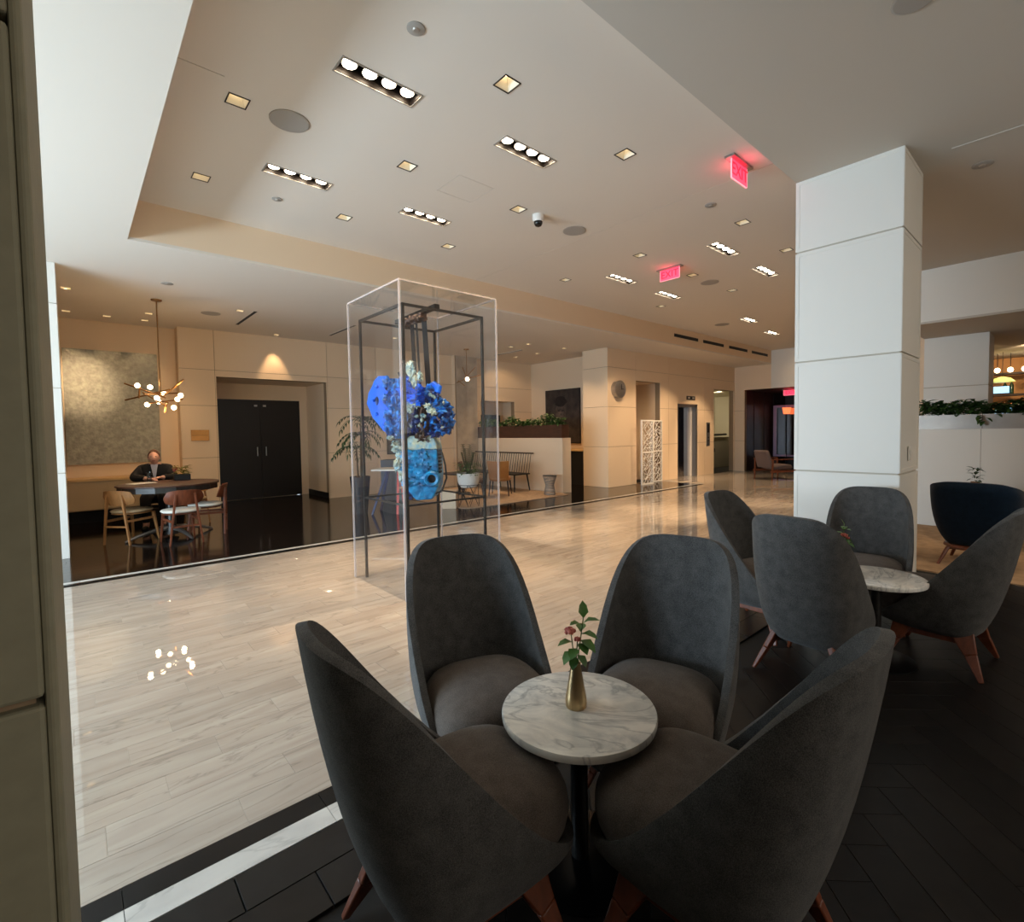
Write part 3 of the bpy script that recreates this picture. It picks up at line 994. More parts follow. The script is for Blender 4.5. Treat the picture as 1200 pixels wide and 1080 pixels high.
def downlight(x, y, z, s, label, power, group, lit=True, col='reflector', tgt=None):
    t = thing('downlight', label, 'ceiling light', (x, y, z), 0, group)
    h = s / 2
    e = 0.008
    MB().box(-h - e, h + e, -h - e, -h, -0.005, 0).box(-h - e, h + e, h, h + e, -0.005, 0).box(-h - e, -h, -h, h, -0.005, 0).box(h, h + e, -h, h, -0.005, 0).build('frame', 'dark_metal' if z > 3.5 else 'fixture_frame', t)
    q = (0.5 if z > 3.5 else 0.8) * h
    v = [(-h, -h, 0), (h, -h, 0), (h, h, 0), (-h, h, 0), (-q, -q, 0.08), (q, -q, 0.08), (q, q, 0.08), (-q, q, 0.08)]
    rf = MB().add(v, [(0, 1, 5, 4), (1, 2, 6, 5), (2, 3, 7, 6), (3, 0, 4, 7), (4, 5, 6, 7)]).build('reflector', col, t)
    MB().lathe([(q * 0.8, 0.078), (q * 0.85, 0.070), (q * 0.5, 0.066)], seg=14).build('bulb', 'lamp_soft' if lit else 'fixture_dark', rf, smooth=True)
    if power:
        spot_light((x, y, z - 0.01), tgt or (x, y, 0), power, 95 if tgt is None else (27 if power > 200 else 50), AMBER if z < 3.45 and power < 200 else WARM, 1.0 if power > 200 else 0.6)
    return t


SQL = ['beside the window soffit, level with the largest speaker', 'beside the window soffit, closer to the dining side', 'in the row over the lounge edge, between the two nearest lamp strips', 'on the line of the case, between four lamp strips', 'behind the case, in the row along the dining soffit', 'next to the dome camera', 'in the row along the dining soffit, beyond the case', 'in the row over the lounge edge, before the nearer exit sign', 'with a cool glint, past the nearer exit sign', 'between the two exit signs', 'with a cool glint, hard against the column edge', 'in the row along the dining soffit, beside the ceiling joint', 'beyond the farther exit sign and its speaker', 'just behind the farther exit sign, lit', 'small and dim, along the dining soffit beyond the blazing strip']
for (x, y), lb in zip(SQUARES, SQL):
    downlight(x, y, ZC, SQ, 'square recessed downlight ' + lb, DOWN * 0.5, 'square downlights of the lobby ceiling')
LWL = ['over the silver wall panel, nearest the bluish pillar', 'in the corner over the silver wall panel', 'over the middle of the silver wall panel', 'over the nook, just before the pair by the chandelier', 'over the nook wall beside the chandelier rod', 'beside the dark ceiling slot in front of the doors', 'over the dark double doors', 'seen through the acrylic case, over the plant', 'seen through the case, over the trestle side', 'over the settee, nearest the case edge', 'deepest over the wall niche', 'over the soffit edge nearest the settee', 'brightest over the planter', 'nearest the pillar with the round clock']
for (x, y), lb in zip(LOW, LWL):
    tg = None
    p = DOWN * 2.0
    if y > 10.5 and x < 1.3:
        tg, p = (x, 11.3, 2.3), DOWN * 0.7
    elif y < 9.2 and x < 0.2:
        tg, p = (0.17, 11.3, 2.30), DOWN * 18.0
    elif abs(x - 3.11) < 0.1:
        tg = (3.11, 11.1, 1.8)
    downlight(x, y, ZS, LW, 'small recessed downlight ' + lb, p, 'downlights of the dining side', tgt=tg)
# two lamps of the lounge ceiling that the frame leaves out but whose light lands in it
downlight(6.0, -0.3, ZN, 0.1, 'small recessed downlight over the blue lounge chair', 60, None, tgt=(6.45, 0.85, 0))
downlight(7.2, 0.1, ZN, 0.1, 'small recessed downlight over the beige carpet', 60, None, tgt=(7.0, 0.4, 0))

pn = thing('access_panel', 'square flush access panel in the lobby ceiling', 'panel', (3.02, 4.1475, ZC))
MB().box(-0.205, 0.205, -0.1925, 0.1925, 0.0, 0.012).build('door', 'ceiling', pn)
MB().box(-0.23, 0.23, -0.22, 0.22, 0.031, 0.04).build('backing', 'joint', pn)
for nm, x, y, z, r, lb in (('ceiling_speaker', 1.345, 4.13, ZC, 0.145, 'largest round grey ceiling speaker, near the window soffit'), ('ceiling_speaker', 4.63, 4.14, ZC, 0.14, 'round grey ceiling speaker beside the dome camera'), ('ceiling_speaker', 7.96, 4.14, ZC, 0.145, 'round grey ceiling speaker behind the farther exit sign'), ('ceiling_speaker', 11.35, 5.6, ZC, 0.16, 'farthest round grey ceiling speaker'), ('ceiling_speaker', 1.76, 9.52, ZS, 0.14, 'round speaker in the lower ceiling before the doors'), ('ceiling_speaker', 3.26, 0.60, ZN, 0.10, 'round speaker in the lounge ceiling at the top edge of the photo')):
    t = thing(nm, lb, 'speaker', (x, y, z), 0, 'round ceiling speakers')
    MB().lathe([(r, 0), (r, -0.006), (r - 0.008, -0.008)], seg=32).build('rim', 'fixture_frame', t, smooth=True)
    MB().lathe([(r - 0.008, -0.0081), (r - 0.012, -0.0095)], seg=32).build('grille', 'speaker', t)
for x, y, z, r, lb in ((1.63, 2.71, ZC, 0.055, 'largest white sprinkler cover at the top of the photo'), (1.66, 5.56, ZC, 0.05, 'white sprinkler cover behind the second lamp strip'), (5.25, 2.72, ZC, 0.06, 'white sprinkler cover beneath the nearer exit sign'), (5.72, 0.58, ZN, 0.07, 'pale sprinkler cover in the lounge ceiling beyond the column'), (1.0, 8.02, ZS, 0.07, 'pale sprinkler cover in the lower ceiling before the chandelier')):
    t = thing('sprinkler', lb, 'sprinkler', (x, y, z), 0, 'round sprinkler covers')
    MB().lathe([(r, 0), (r, -0.005), (r * 0.9, -0.008)], seg=24).build('cover', 'speaker', t, smooth=True)
    MB().lathe([(r * 0.4, -0.008), (r * 0.3, -0.016)], seg=12).build('cap', 'fixture_frame', t)
dc = thing('dome_camera', 'white dome security camera with black glass under the lobby ceiling', 'camera', (3.99, 4.11, ZC))
MB().lathe([(0.065, 0), (0.065, -0.05), (0.055, -0.075)], seg=24).build('housing', 'ceramic', dc, smooth=True)
MB().lathe([(0.05, -0.075), (0.048, -0.095), (0.036, -0.118), (0.015, -0.128)], seg=24).build('dome', 'screen', dc, smooth=True)
for x0, y0, x1, y1, lb in ((2.28, 10.19, 2.29, 8.95, 'dark linear air slot in the lower ceiling before the double doors'), (3.97, 10.19, 3.95, 8.98, 'dark linear air slot in the lower ceiling over the palm'), (8.30, 10.27, 8.30, 9.18, 'dark linear air slot in the lower ceiling over the settee')):
    t = thing('air_slot', lb, 'vent', ((x0 + x1) / 2, (y0 + y1) / 2, ZS))
    L = y0 - y1
    MB().box(-0.025, 0.025, -L / 2, L / 2, -0.004, 0).build('slot', 'black', t)
    MB().box(-0.034, -0.026, -L / 2, L / 2, -0.006, 0).box(0.026, 0.034, -L / 2, L / 2, -0.006, 0).build('frame', 'ceiling', t)


def exit_sign(x, y, z, rot, L, H, label):
    t = thing('exit_sign', label, 'exit sign', (x, y, z), rot)
    MB().box(-L / 2 - 0.04, L / 2 + 0.04, -0.045, 0.045, -0.02, 0).build('mount', 'steel', t)
    xp = MB().box(-L / 2, L / 2, -0.005, 0.005, -H - 0.02, -0.02).build('panel', 'exit_red', t)
    MB().box(-L / 2, L / 2, -0.006, 0.006, -H - 0.026, -H - 0.02).box(-L / 2 - 0.005, -L / 2, -0.006, 0.006, -H - 0.02, -0.02).box(L / 2, L / 2 + 0.005, -0.006, 0.006, -H - 0.02, -0.02).build('edge', 'exit_edge', t)
    for s in (1, -1):
        cu = bpy.data.curves.new('lettering', 'FONT')
        cu.body = 'EXIT'
        cu.size = H * 0.95
        cu.align_x, cu.align_y = 'CENTER', 'CENTER'
        cu.extrude = 0.001
        cu.materials.append(M['exit_text'])
        tmp = bpy.data.objects.new('lettering', cu)
        COL.objects.link(tmp)
        me = bpy.data.meshes.new_from_object(tmp.evaluated_get(bpy.context.evaluated_depsgraph_get()))
        bpy.data.objects.remove(tmp)
        o = bpy.data.objects.new('lettering', me)
        COL.objects.link(o)
        o.parent = xp
        o.location = (0, -0.0065 * s, -0.02 - H / 2)
        o.rotation_euler = (pi / 2, 0, 0 if s > 0 else pi)
    d = bpy.data.lights.new('sign_glow', 'POINT')
    d.energy, d.color, d.shadow_soft_size = 0.35, (1, 0.1, 0.16), 0.05
    for s in (1, -1):
        lo = bpy.data.objects.new('sign_glow', d)
        lo.location = (x + s * 0.07 * sin(rot), y - s * 0.07 * cos(rot), z - 0.10)
        COL.objects.link(lo)


exit_sign(4.62, 2.12, ZC, 0.0, 0.30, 0.165, 'nearer red glowing EXIT sign hanging before the white column')
exit_sign(6.78, 4.16, ZC, -pi / 2, 0.32, 0.15, 'farther red glowing EXIT sign hanging over the lobby')
exit_sign(17.6, 6.35, 2.66, -pi / 2, 0.42, 0.16, 'small red EXIT sign in the dark room beyond the lobby')

# ------------------------------------------------------------------ lounge chairs
PHN = 56


def rim_pt(ph, g):
    a, yF, yB, zF, zB, n, pz, aF = g[:8]
    q = g[8] if len(g) > 8 else 1.0
    c, s = cos(ph), sin(ph)
    e = 2 / n
    x = math.copysign(abs(s) ** e, s)
    y = -math.copysign(abs(c) ** e, c)
    t = (y + 1) / 2
    return Vector((x * a * (1 + (aF - 1) * (1 - t)), yF + (yB - yF) * t, zF + (zB - zF) * (1 - (1 - min(1.0, t) ** pz) ** q)))


def shell(g, zb=0.285, bx=0.66, by=0.62, bulge=1.03, byb=0.55, kyb=0.85, nt=14):
    ym = (g[1] + g[2]) / 2 - 0.01
    vs, fs = [(0, ym, zb)], []
    T = [i / nt for i in range(1, nt + 1)]
    for t in T:
        for i in range(PHN):
            ph = 2 * pi * i / PHN
            r = rim_pt(ph, g)
            B = Vector((r.x * bx, ym + (r.y - ym) * (by if r.y < ym else byb), zb + 0.004))
            hz = max(r.z - zb, 0.02)
            K = Vector((r.x * bulge, ym + (r.y - ym) * (1.0 if r.y < ym else kyb), zb + min(0.16, hz * 0.55)))
            if t < 0.3:
                p = Vector((0, ym, zb)).lerp(B, t / 0.3)
            else:
                s = (t - 0.3) / 0.7
                p = B * (1 - s) ** 2 + K * 2 * s * (1 - s) + r * s * s
            vs.append(p)
    for i in range(PHN):
        fs.append((0, 1 + i, 1 + (i + 1) % PHN))
    for j in range(nt - 1):
        for i in range(PHN):
            i2 = (i + 1) % PHN
            a = 1 + j * PHN
            fs.append((a + i, a + PHN + i, a + PHN + i2, a + i2))
    mb = MB()
    mb.add(vs, fs)
    return mb


def cushion(a, y0, y1, z0, z1, n=3.0, back_lift=0.0):
    ym, b = (y0 + y1) / 2, (y1 - y0) / 2
    prof = [(0.80, 0.0), (0.93, 0.10), (1.0, 0.38), (0.985, 0.62), (0.90, 0.84), (0.72, 0.95), (0.45, 1.0), (0.2, 1.015)]
    vs, fs = [], []
    N = 40
    for r, h in prof:
        for i in range(N):
            ph = 2 * pi * i / N
            c, s = cos(ph), sin(ph)
            x = math.copysign(abs(s) ** (2 / n), s) * a * r
            y = -math.copysign(abs(c) ** (2 / n), c) * b * r + ym
            vs.append((x, y, z0 + (z1 - z0) * h))
    m_ = len(prof)
    for j in range(m_ - 1):
        for i in range(N):
            i2 = (i + 1) % N
            fs.append((j * N + i, j * N + i2, (j + 1) * N + i2, (j + 1) * N + i))
    fs.append(tuple(range(N - 1, -1, -1)))
    fs.append(tuple((m_ - 1) * N + i for i in range(N)))
    return MB().add(vs, fs)


G = (0.277, -0.341, 0.374, 0.250, 0.933, 2.804, 1.74, 0.93, 1.532)


def lounge_chair(label):
    t = thing('lounge_chair', label, 'chair')
    o = shell(G, zb=0.195, bx=0.74, by=0.70, bulge=1.07, byb=0.50, kyb=0.78).build('shell', 'fabric', t, smooth=True, angle=180)
    sd = o.modifiers.new('thick', 'SOLIDIFY')
    sd.thickness, sd.offset = 0.028, -1.0
    bv = o.modifiers.new('round', 'BEVEL')
    bv.width, bv.segments, bv.limit_method, bv.angle_limit = 0.012, 3, 'ANGLE', radians(55)
    cushion(0.238, -0.322, 0.215, 0.250, 0.468).build('seat', 'seat_fabric', t, smooth=True, sub=1, angle=180)
    # wooden legs: blades that widen towards the rails
    for sx in (-1, 1):
        for fy, ty, nm in ((-0.215, -0.14, 'leg'), (0.229, 0.13, 'leg')):
            mb = MB()
            A, B = Vector((sx * 0.150, ty, 0.222)), Vector((sx * 0.238, fy, 0.0))
            mb.bar(A, A.lerp(B, 0.45), 0.030, 0.028, 0.105, 0.058, up=(0, 1, 0))
            mb.bar(A.lerp(B, 0.45), B, 0.028, 0.018, 0.058, 0.022, up=(0, 1, 0))
            mb.build(nm, 'walnut', t, bevel=0.005, smooth=True)
        MB().bar((sx * 0.152, -0.14, 0.178), (sx * 0.152, 0.13, 0.178), 0.026, 0.026, 0.034, 0.034).build('rail', 'walnut', t, bevel=0.004)
    MB().bar((-0.15, -0.02, 0.182), (0.15, -0.02, 0.182), 0.05, 0.05, 0.028, 0.028).build('cross_rail', 'walnut', t, bevel=0.004)
    return t


def face(th):      # local +y (the back) turned towards the angle th
    return radians(th - 90)


c0 = lounge_chair('charcoal lounge chair on the window side of the front marble table, seen from its inside')
c0['group'] = 'charcoal chairs round the front marble table'
c0.location = (1.172, 1.548, 0)
c0.rotation_euler = (0, 0, face(73.1))
g1 = 'charcoal chairs round the front marble table'
dup(c0, (1.632, 1.058, 0), face(14.8), 'charcoal lounge chair behind the brass vase of the front table, its inside lit bluish', g1)
dup(c0, (0.743, 1.138, 0), face(175.3), 'charcoal lounge chair nearest the white floor border, seen from its outer side', g1)
dup(c0, (1.248, 0.628, 0), face(-88.1), 'charcoal lounge chair at the front table standing on the herringbone side, its rim diagonal', g1)
g2 = 'charcoal chairs round the second marble table'
dup(c0, (3.561, 1.47, 0), face(85.9), 'charcoal lounge chair at the second table, slim in view beside the polished floor', g2)
dup(c0, (3.137, 0.993, 0), face(175.8), 'charcoal lounge chair at the second table with its whole back turned to us', g2)
dup(c0, (4.242, 1.012, 0), face(7.8), 'charcoal lounge chair at the second table standing before the white column', g2)
dup(c0, (3.864, 0.539, 0), face(-93), 'charcoal lounge chair at the second table cut by the edge of the photo', g2)


def bistro_table(label):
    t = thing('bistro_table', label, 'table')
    MB().lathe([(0.238, 0.478), (0.2475, 0.481), (0.249, 0.487), (0.249, 0.498), (0.2465, 0.503), (0.241, 0.504)], seg=72).build('tabletop', 'marble', t, smooth=True)
    MB().lathe([(0.12, 0.464), (0.12, 0.478)], seg=24).build('plate', 'black_metal', t, smooth=True)
    MB().lathe([(0.028, 0.012), (0.028, 0.464)], seg=24).build('pole', 'dark_metal', t, smooth=True)
    MB().lathe([(0.205, 0.0), (0.205, 0.006), (0.197, 0.010), (0.03, 0.014)], seg=48).build('base', 'black_metal', t, smooth=True)
    return t


t0 = bistro_table('round white marble bistro table in the foreground with a brass bud vase')
t0['group'] = 'marble bistro tables'
t0.location = (1.188, 1.066, 0)
t0.rotation_euler = (0, 0, 0.5)
dup(t0, (3.565, 0.795, 0), 1.7, 'round marble bistro table half hidden among the farther charcoal chairs', 'marble bistro tables')


def bud_vase(loc, label, label2, rot):
    v = thing('bud_vase', label, 'vase', loc, rot, 'brass bud vases')
    v.scale = (1.22, 1.22, 1.26)
    MB().lathe([(0.0265, 0.0), (0.0285, 0.004), (0.0285, 0.018), (0.0265, 0.032), (0.0165, 0.088), (0.0135, 0.108), (0.0135, 0.114), (0.012, 0.114), (0.011, 0.104)], seg=32).build('body', 'brass', v, smooth=True)
    f = thing('flower_sprig', label2, 'flower', loc, rot, 'sprigs in the bud vases')
    f.scale = (1.22, 1.22, 1.22)
    st = MB()
    tips = [(-0.012, 0.006, 0.205), (0.022, 0.004, 0.238), (0.004, -0.012, 0.185)]
    for tx, ty, tz in tips:
        st.tube([(0, 0, 0.02), (tx * 0.2, ty * 0.2, 0.115), (tx, ty, tz)], 0.0016, 6)
    st.build('stem', 'stem', f, smooth=True)
    r = random.Random(3)
    bl = MB()
    for k in range(16):
        a = k * 2.4
        q = sqrt(k / 16) * 0.013
        bl.blob((-0.014 + q * cos(a), 0.006 + q * sin(a), 0.206 - q * 0.5 + 0.003 * (k % 2)), (0.0052, 0.0052, 0.006), k, 0.1, 2, 8, 6)
    bl.build('blossom', 'flower', f, smooth=True)
    bd = MB()
    for k in range(4):
        bd.blob((0.004 + 0.005 * cos(k * 1.6), -0.012 + 0.005 * sin(k * 1.6), 0.187), (0.004, 0.004, 0.006), k, 0.1, 2, 8, 6)
    bd.build('bud', 'flower', f, smooth=True)
    lv = [((0.022, 0.004, 0.236), (0.0, 0.1, 1.0), 0.040, 0.017), ((0.020, 0.004, 0.222), (1, -0.2, 0.5), 0.042, 0.020), ((0.019, 0.004, 0.218), (-0.8, -0.6, 0.5), 0.040, 0.018), ((0.015, 0.003, 0.195), (1, -0.5, 0.1), 0.042, 0.021), ((0.012, 0.003, 0.178), (0.9, -0.7, -0.25), 0.046, 0.024), ((0.010, 0.002, 0.170), (0.4, -1, -0.1), 0.040, 0.020), ((0.002, -0.006, 0.160), (-0.5, -0.9, -0.2), 0.036, 0.020), ((-0.006, 0.003, 0.172), (-1, -0.4, 0.2), 0.040, 0.019), ((-0.004, 0.002, 0.150), (-0.8, -0.7, -0.4), 0.042, 0.021), ((0.004, 0.0, 0.140), (0.7, -0.7, -0.5), 0.034, 0.018), ((0.0, 0.0, 0.135), (-0.4, -1, -0.5), 0.034, 0.018), ((-0.010, 0.006, 0.190), (-0.3, 0.9, 0.3), 0.036, 0.017), ((0.014, 0.003, 0.200), (0.2, 0.9, 0.4), 0.038, 0.018)]
    for p, d, ln, wd in lv:
        MB().leaf(p, d, ln * 1.12, wd * 1.55).build('leaf', 'leaf', f, smooth=True)


bud_vase((1.189, 1.077, 0.504), 'tapered brass bud vase on the foreground marble table', 'leafy sprig with a dusty red blossom in the foreground brass vase', radians(-42))
bud_vase((3.45, 0.93, 0.504), 'tapered brass bud vase on the farther marble table', 'leafy sprig showing over the chair back at the farther table', radians(20))

# ------------------------------------------------------------------ lounge: blue chair, brown chair, little table
NG = (0.36, -0.36, 0.34, 0.52, 0.845, 3.4, 0.8, 0.95)
nv = thing('tub_chair', 'wide navy blue tub chair on splayed wooden legs before the low white wall', 'chair', (6.72, 0.66, 0), face(176))
o = shell(NG, zb=0.20, bx=0.62, by=0.62, bulge=1.0).build('shell', 'navy', nv, smooth=True, angle=180)
sd = o.modifiers.new('thick', 'SOLIDIFY')
sd.thickness, sd.offset = 0.04, -1.0
cushion(0.29, -0.33, 0.20, 0.24, 0.42).build('seat', 'navy', nv, smooth=True, sub=1, angle=180)
MB().lathe([(0.24, 0.165), (0.26, 0.18), (0.25, 0.205)], seg=36).build('base_ring', 'walnut', nv, smooth=True)
for sx, sy in ((-1, 1), (1, 1), (-1, -1), (1, -1)):
    MB().tube([(sx * 0.10, sy * 0.10, 0.18), (sx * 0.19, sy * 0.19, 0.165), (sx * 0.25, sy * 0.26, 0.0)], [0.02, 0.02, 0.013], 8).build('leg', 'walnut', nv, smooth=True)
tw = thing('club_chair', 'brown tweed club chair cut by the edge of the photo, beyond the navy one', 'chair', (7.75, 0.02, 0), face(-60))
o = shell((0.34, -0.34, 0.32, 0.50, 0.86, 3.0, 0.9, 0.95), zb=0.20).build('shell', 'tweed', tw, smooth=True, angle=180)
sd = o.modifiers.new('thick', 'SOLIDIFY')
sd.thickness, sd.offset = 0.07, -1.0
cushion(0.27, -0.32, 0.18, 0.24, 0.45).build('seat', 'tweed', tw, smooth=True, sub=1, angle=180)
for sx, sy in ((-1, 1), (1, 1), (-1, -1), (1, -1)):
    MB().tube([(sx * 0.16, sy * 0.16, 0.21), (sx * 0.22, sy * 0.22, 0.0)], [0.022, 0.014], 8).build('leg', 'walnut', tw, smooth=True)
hb = thing('high_back_chair', 'dark brown high backed chair at the photo edge, against the low white wall', 'chair', (8.35, -0.12, 0), face(-10))
o = shell((0.28, -0.3, 0.28, 0.45, 1.06, 3.0, 1.0, 0.95), zb=0.24).build('shell', 'brown_leather', hb, smooth=True, angle=180)
sd = o.modifiers.new('thick', 'SOLIDIFY')
sd.thickness, sd.offset = 0.04, -1.0
cushion(0.23, -0.28, 0.16, 0.27, 0.45).build('seat', 'brown_leather', hb, smooth=True, sub=1, angle=180)
for sx, sy in ((-1, 1), (1, 1), (-1, -1), (1, -1)):
    MB().tube([(sx * 0.14, sy * 0.14, 0.25), (sx * 0.2, sy * 0.2, 0.0)], [0.02, 0.013], 8).build('leg', 'walnut', hb, smooth=True)
ct = thing('side_table', 'little dark side table behind the navy tub chair', 'table', (7.9, 0.80, 0))
MB().lathe([(0.25, 0.60), (0.26, 0.61), (0.26, 0.63), (0.25, 0.635)], seg=32).build('tabletop', 'marble', ct, smooth=True)
MB().lathe([(0.02, 0.01), (0.02, 0.6)], seg=12).build('pole', 'black_metal', ct, smooth=True)
MB().lathe([(0.2, 0), (0.2, 0.012)], seg=28).build('base', 'black_metal', ct)
pl = thing('potted_sprig', 'small green sprig in a pot showing over the navy tub chair', 'plant', (7.9, 0.80, 0.635))
MB().lathe([(0.035, 0), (0.045, 0.10)], seg=16).build('pot', 'bronze', pl, smooth=True)
mb = MB()
rr = random.Random(5)
for k in range(26):
    a = rr.uniform(0, 6.28)
    mb.leaf((0.02 * cos(a), 0.02 * sin(a), 0.10 + rr.uniform(0, 0.16)), (cos(a), sin(a), rr.uniform(-0.1, 0.9)), 0.075, 0.03)
o = mb.build('foliage', 'leaf_dark', pl)
o['kind'] = 'stuff'
sw = thing('light_switch', 'white switch plate on the shaded side of the white column', 'switch', (5.165, 0.939, 1.175))
MB().cbox((0, -0.004, 0), (0.07, 0.008, 0.12)).build('plate', 'ceramic', sw, bevel=0.002)
MB().cbox((0, -0.010, 0), (0.03, 0.006, 0.05)).build('rocker', 'ceramic', sw)


# ------------------------------------------------------------------ planters with low greenery
def greenery(parent, x0, x1, y0, y1, z, n, hi, ln, seed, m='leaf_dark', trail=0.0):
    r = random.Random(seed)
    mb = MB()
    for k in range(n):
        px, py = r.uniform(x0, x1), r.uniform(y0, y1)
        hump = 0.55 + 0.45 * noise.noise(Vector((px * 2.3, py * 2.3, seed)))
        a = r.uniform(0, 6.28)
        h = hi * hump * r.uniform(0.1, 1.0)
        mb.leaf((px, py, z + h), (cos(a), sin(a), r.uniform(-0.3, 0.8)), ln * r.uniform(0.6, 1.3), ln * 0.5)
    for k in range(int(trail)):
        py = r.uniform(y0, y1)
        for q in range(5):
            mb.leaf((x0 - 0.03 - 0.02 * r.random(), py + r.uniform(-0.04, 0.04), z + 0.01 - 0.02 * q), (-0.6, r.uniform(-1, 1), -0.3), ln, ln * 0.5)
    o = mb.build('foliage', m, parent)
    o['kind'] = 'stuff'


pb = thing('planter_box', 'long dark wooden planter box of green plants on the cream half wall', 'planter', (8.30, 9.38, 1.25))
mb = MB().box(-0.115, -0.095, -1.62, 1.64, 0, 0.30).box(0.095, 0.115, -1.62, 1.64, 0, 0.30).box(-0.095, 0.095, -1.62, -1.60, 0, 0.30).box(-0.095, 0.095, 1.62, 1.64, 0, 0.30).box(-0.095, 0.095, -1.6, 1.62, 0, 0.02)
mb.build('box', 'planter_wood', pb)
MB().box(-0.095, 0.095, -1.6, 1.62, 0.22, 0.26).build('soil', 'soil', pb)
greenery(pb, -0.11, 0.11, -1.6, 1.5, 0.26, 1200, 0.36, 0.10, 11, 'leaf')
tr = thing('planter_trough', 'long zinc planter trough of dark ivy on the low white wall', 'planter', (9.08, 0.0, 1.352))
MB().box(-0.165, -0.15, -3.0, 1.56, 0, 0.193).box(0.15, 0.165, -3.0, 1.56, 0, 0.193).box(-0.15, 0.15, 1.545, 1.56, 0, 0.193).box(-0.15, 0.15, -3.0, 1.545, 0, 0.02).build('trough', 'trough', tr)
MB().box(-0.15, 0.15, -3.0, 1.545, 0.15, 0.17).build('soil', 'soil', tr)
MB().box(-0.168, -0.165, 0.848, 0.852, 0, 0.193).build('seam', 'black', tr)
greenery(tr, -0.17, 0.12, -0.6, 1.5, 0.17, 1800, 0.32, 0.11, 4, 'leaf_mid', trail=2)

# bar seen past the low wall
bb = thing('bar_counter', 'lit back bar counter beyond the zinc planter', 'counter', (13.9, 0.2, 0))
MB().box(-0.35, 0.35, -2.4, 1.3, 0, 1.05).build('body', 'dark_brown', bb)
MB().box(-0.42, 0.42, -2.45, 1.35, 1.05, 1.10).build('worktop', 'marble', bb)
bs = thing('back_shelf', 'dark back bar shelf on posts beyond the planter', 'shelf', (14.6, 0.2, 0))
for z in (1.55, 2.0, 2.44):
    MB().box(-0.15, 0.15, -2.3, 1.1, z, z + 0.04).build('shelf_board', 'dark_brown', bs)
for y in (-2.3, -0.6, 1.06):
    MB().box(-0.15, 0.15, y, y + 0.04, 0, 2.44).build('post', 'dark_brown', bs)
ORD = ['first', 'second', 'third', 'fourth', 'fifth', 'sixth', 'seventh', 'eighth', 'ninth', 'tenth', 'eleventh', 'twelfth', 'thirteenth', 'fourteenth']
r = random.Random(2)
for k in range(14):
    y = 1.16 - k * 0.105
    for z in (1.59, 2.04):
        if r.random() < 0.8:
            q = MB().lathe([(0.035, 0), (0.035, 0.18), (0.013, 0.23), (0.013, 0.30)], (14.6 + r.uniform(-0.05, 0.05), y, z), 10).build('bottle', r.choice(['bottle_a', 'bottle_b', 'ceramic']), smooth=True)
            tag(q, 'small bottle on the ' + ('lower' if z < 1.8 else 'upper') + ' back bar shelf, ' + ORD[k] + ' place from the white pier', 'bottle', 'bottles on the back bar')
for k, y in enumerate((1.12, 0.93, 0.73, 0.53)):
    t = thing('pendant_bulb', ('first', 'second', 'third', 'fourth')[k] + ' small warm pendant bulb over the bar, counted from the white pier', 'lamp', (13.9, y, 2.49), 0, 'pendant bulbs over the bar')
    MB().tube([(0, 0, 0.03), (0, 0, 0.33)], 0.006, 6).build('cord', 'black', t)
    MB().blob((0, 0, 0), (0.045, 0.045, 0.05), 0, 0, 1, 12, 8).build('bulb', 'bulb', t, smooth=True)
gs = thing('green_pendant', 'pale green glass bowl pendant over the bar', 'lamp', (13.6, 1.02, 2.28))
MB().lathe([(0.02, 0.06), (0.12, 0.03), (0.19, -0.04), (0.17, -0.045)], seg=20).build('lamp_shade', 'green_glow', gs, smooth=True)
MB().tube([(0, 0, 0.05), (0, 0, 0.54)], 0.005, 6).build('cord', 'black', gs)
ts = thing('bar_screen', 'small bright bluish screen on the back bar', 'screen', (14.50, 1.14, 2.04))
MB().box(-0.01, 0.01, -0.16, 0.08, 0.02, 0.16).build('panel', 'screen_blue', ts)
MB().box(-0.02, 0.02, -0.18, 0.10, 0.0, 0.018).build('frame', 'black', ts)
ts = thing('till_screen', 'pale blue lit till screen on the bar counter', 'screen', (13.6, 1.0, 1.10))
MB().box(-0.01, 0.01, -0.14, 0.12, 0.46, 0.66).build('panel', 'screen_blue', ts)
MB().box(-0.03, 0.03, -0.02, 0.02, 0.0, 0.46).box(-0.08, 0.08, -0.1, 0.1, 0, 0.02).build('stand', 'black', ts)
spot_light((12.6, 0.6, 2.8), (14.9, 0.4, 2.4), 80, 120)
spot_light((12.0, -0.6, 2.8), (14.0, 0.2, 1.0), 60, 110)
spot_light((12.0, 1.3, 2.8), (14.9, 1.5, 2.4), 30, 110)

# ------------------------------------------------------------------ acrylic case, steel frame and hanging engine
X0, X1, Y0, Y1, HC = 2.02, 3.03, 3.715, 4.725, 2.65
cs = thing('display_case', 'tall clear acrylic display case standing on the polished floor', 'display case', ((X0 + X1) / 2, (Y0 + Y1) / 2, 0))
hx = (X1 - X0) / 2
T_ = 0.012
MB().box(-hx, hx, -hx, -hx + T_, 0, HC).build('pane', 'acrylic', cs)
MB().box(-hx, hx, hx - T_, hx, 0, HC).build('pane', 'acrylic', cs)
MB().box(-hx, -hx + T_, -hx + T_, hx - T_, 0, HC).build('pane', 'acrylic', cs)
MB().box(hx - T_, hx, -hx + T_, hx - T_, 0, HC).build('pane', 'acrylic', cs)
MB().box(-hx, hx, -hx, hx, HC, HC + T_).build('lid', 'acrylic', cs)
for sx in (-1, 1):
    for sy in (-1, 1):
        MB().cbox((sx * hx, sy * hx, HC / 2), (0.014, 0.014, HC)).build('edge', 'acrylic_edge', cs)
e = MB()
for s in (-1, 1):
    e.cbox((0, s * hx, HC + 0.006), (2 * hx, 0.012, 0.013)).cbox((s * hx, 0, HC + 0.006), (0.012, 2 * hx, 0.013))
e.build('top_edge', 'acrylic_edge', cs)
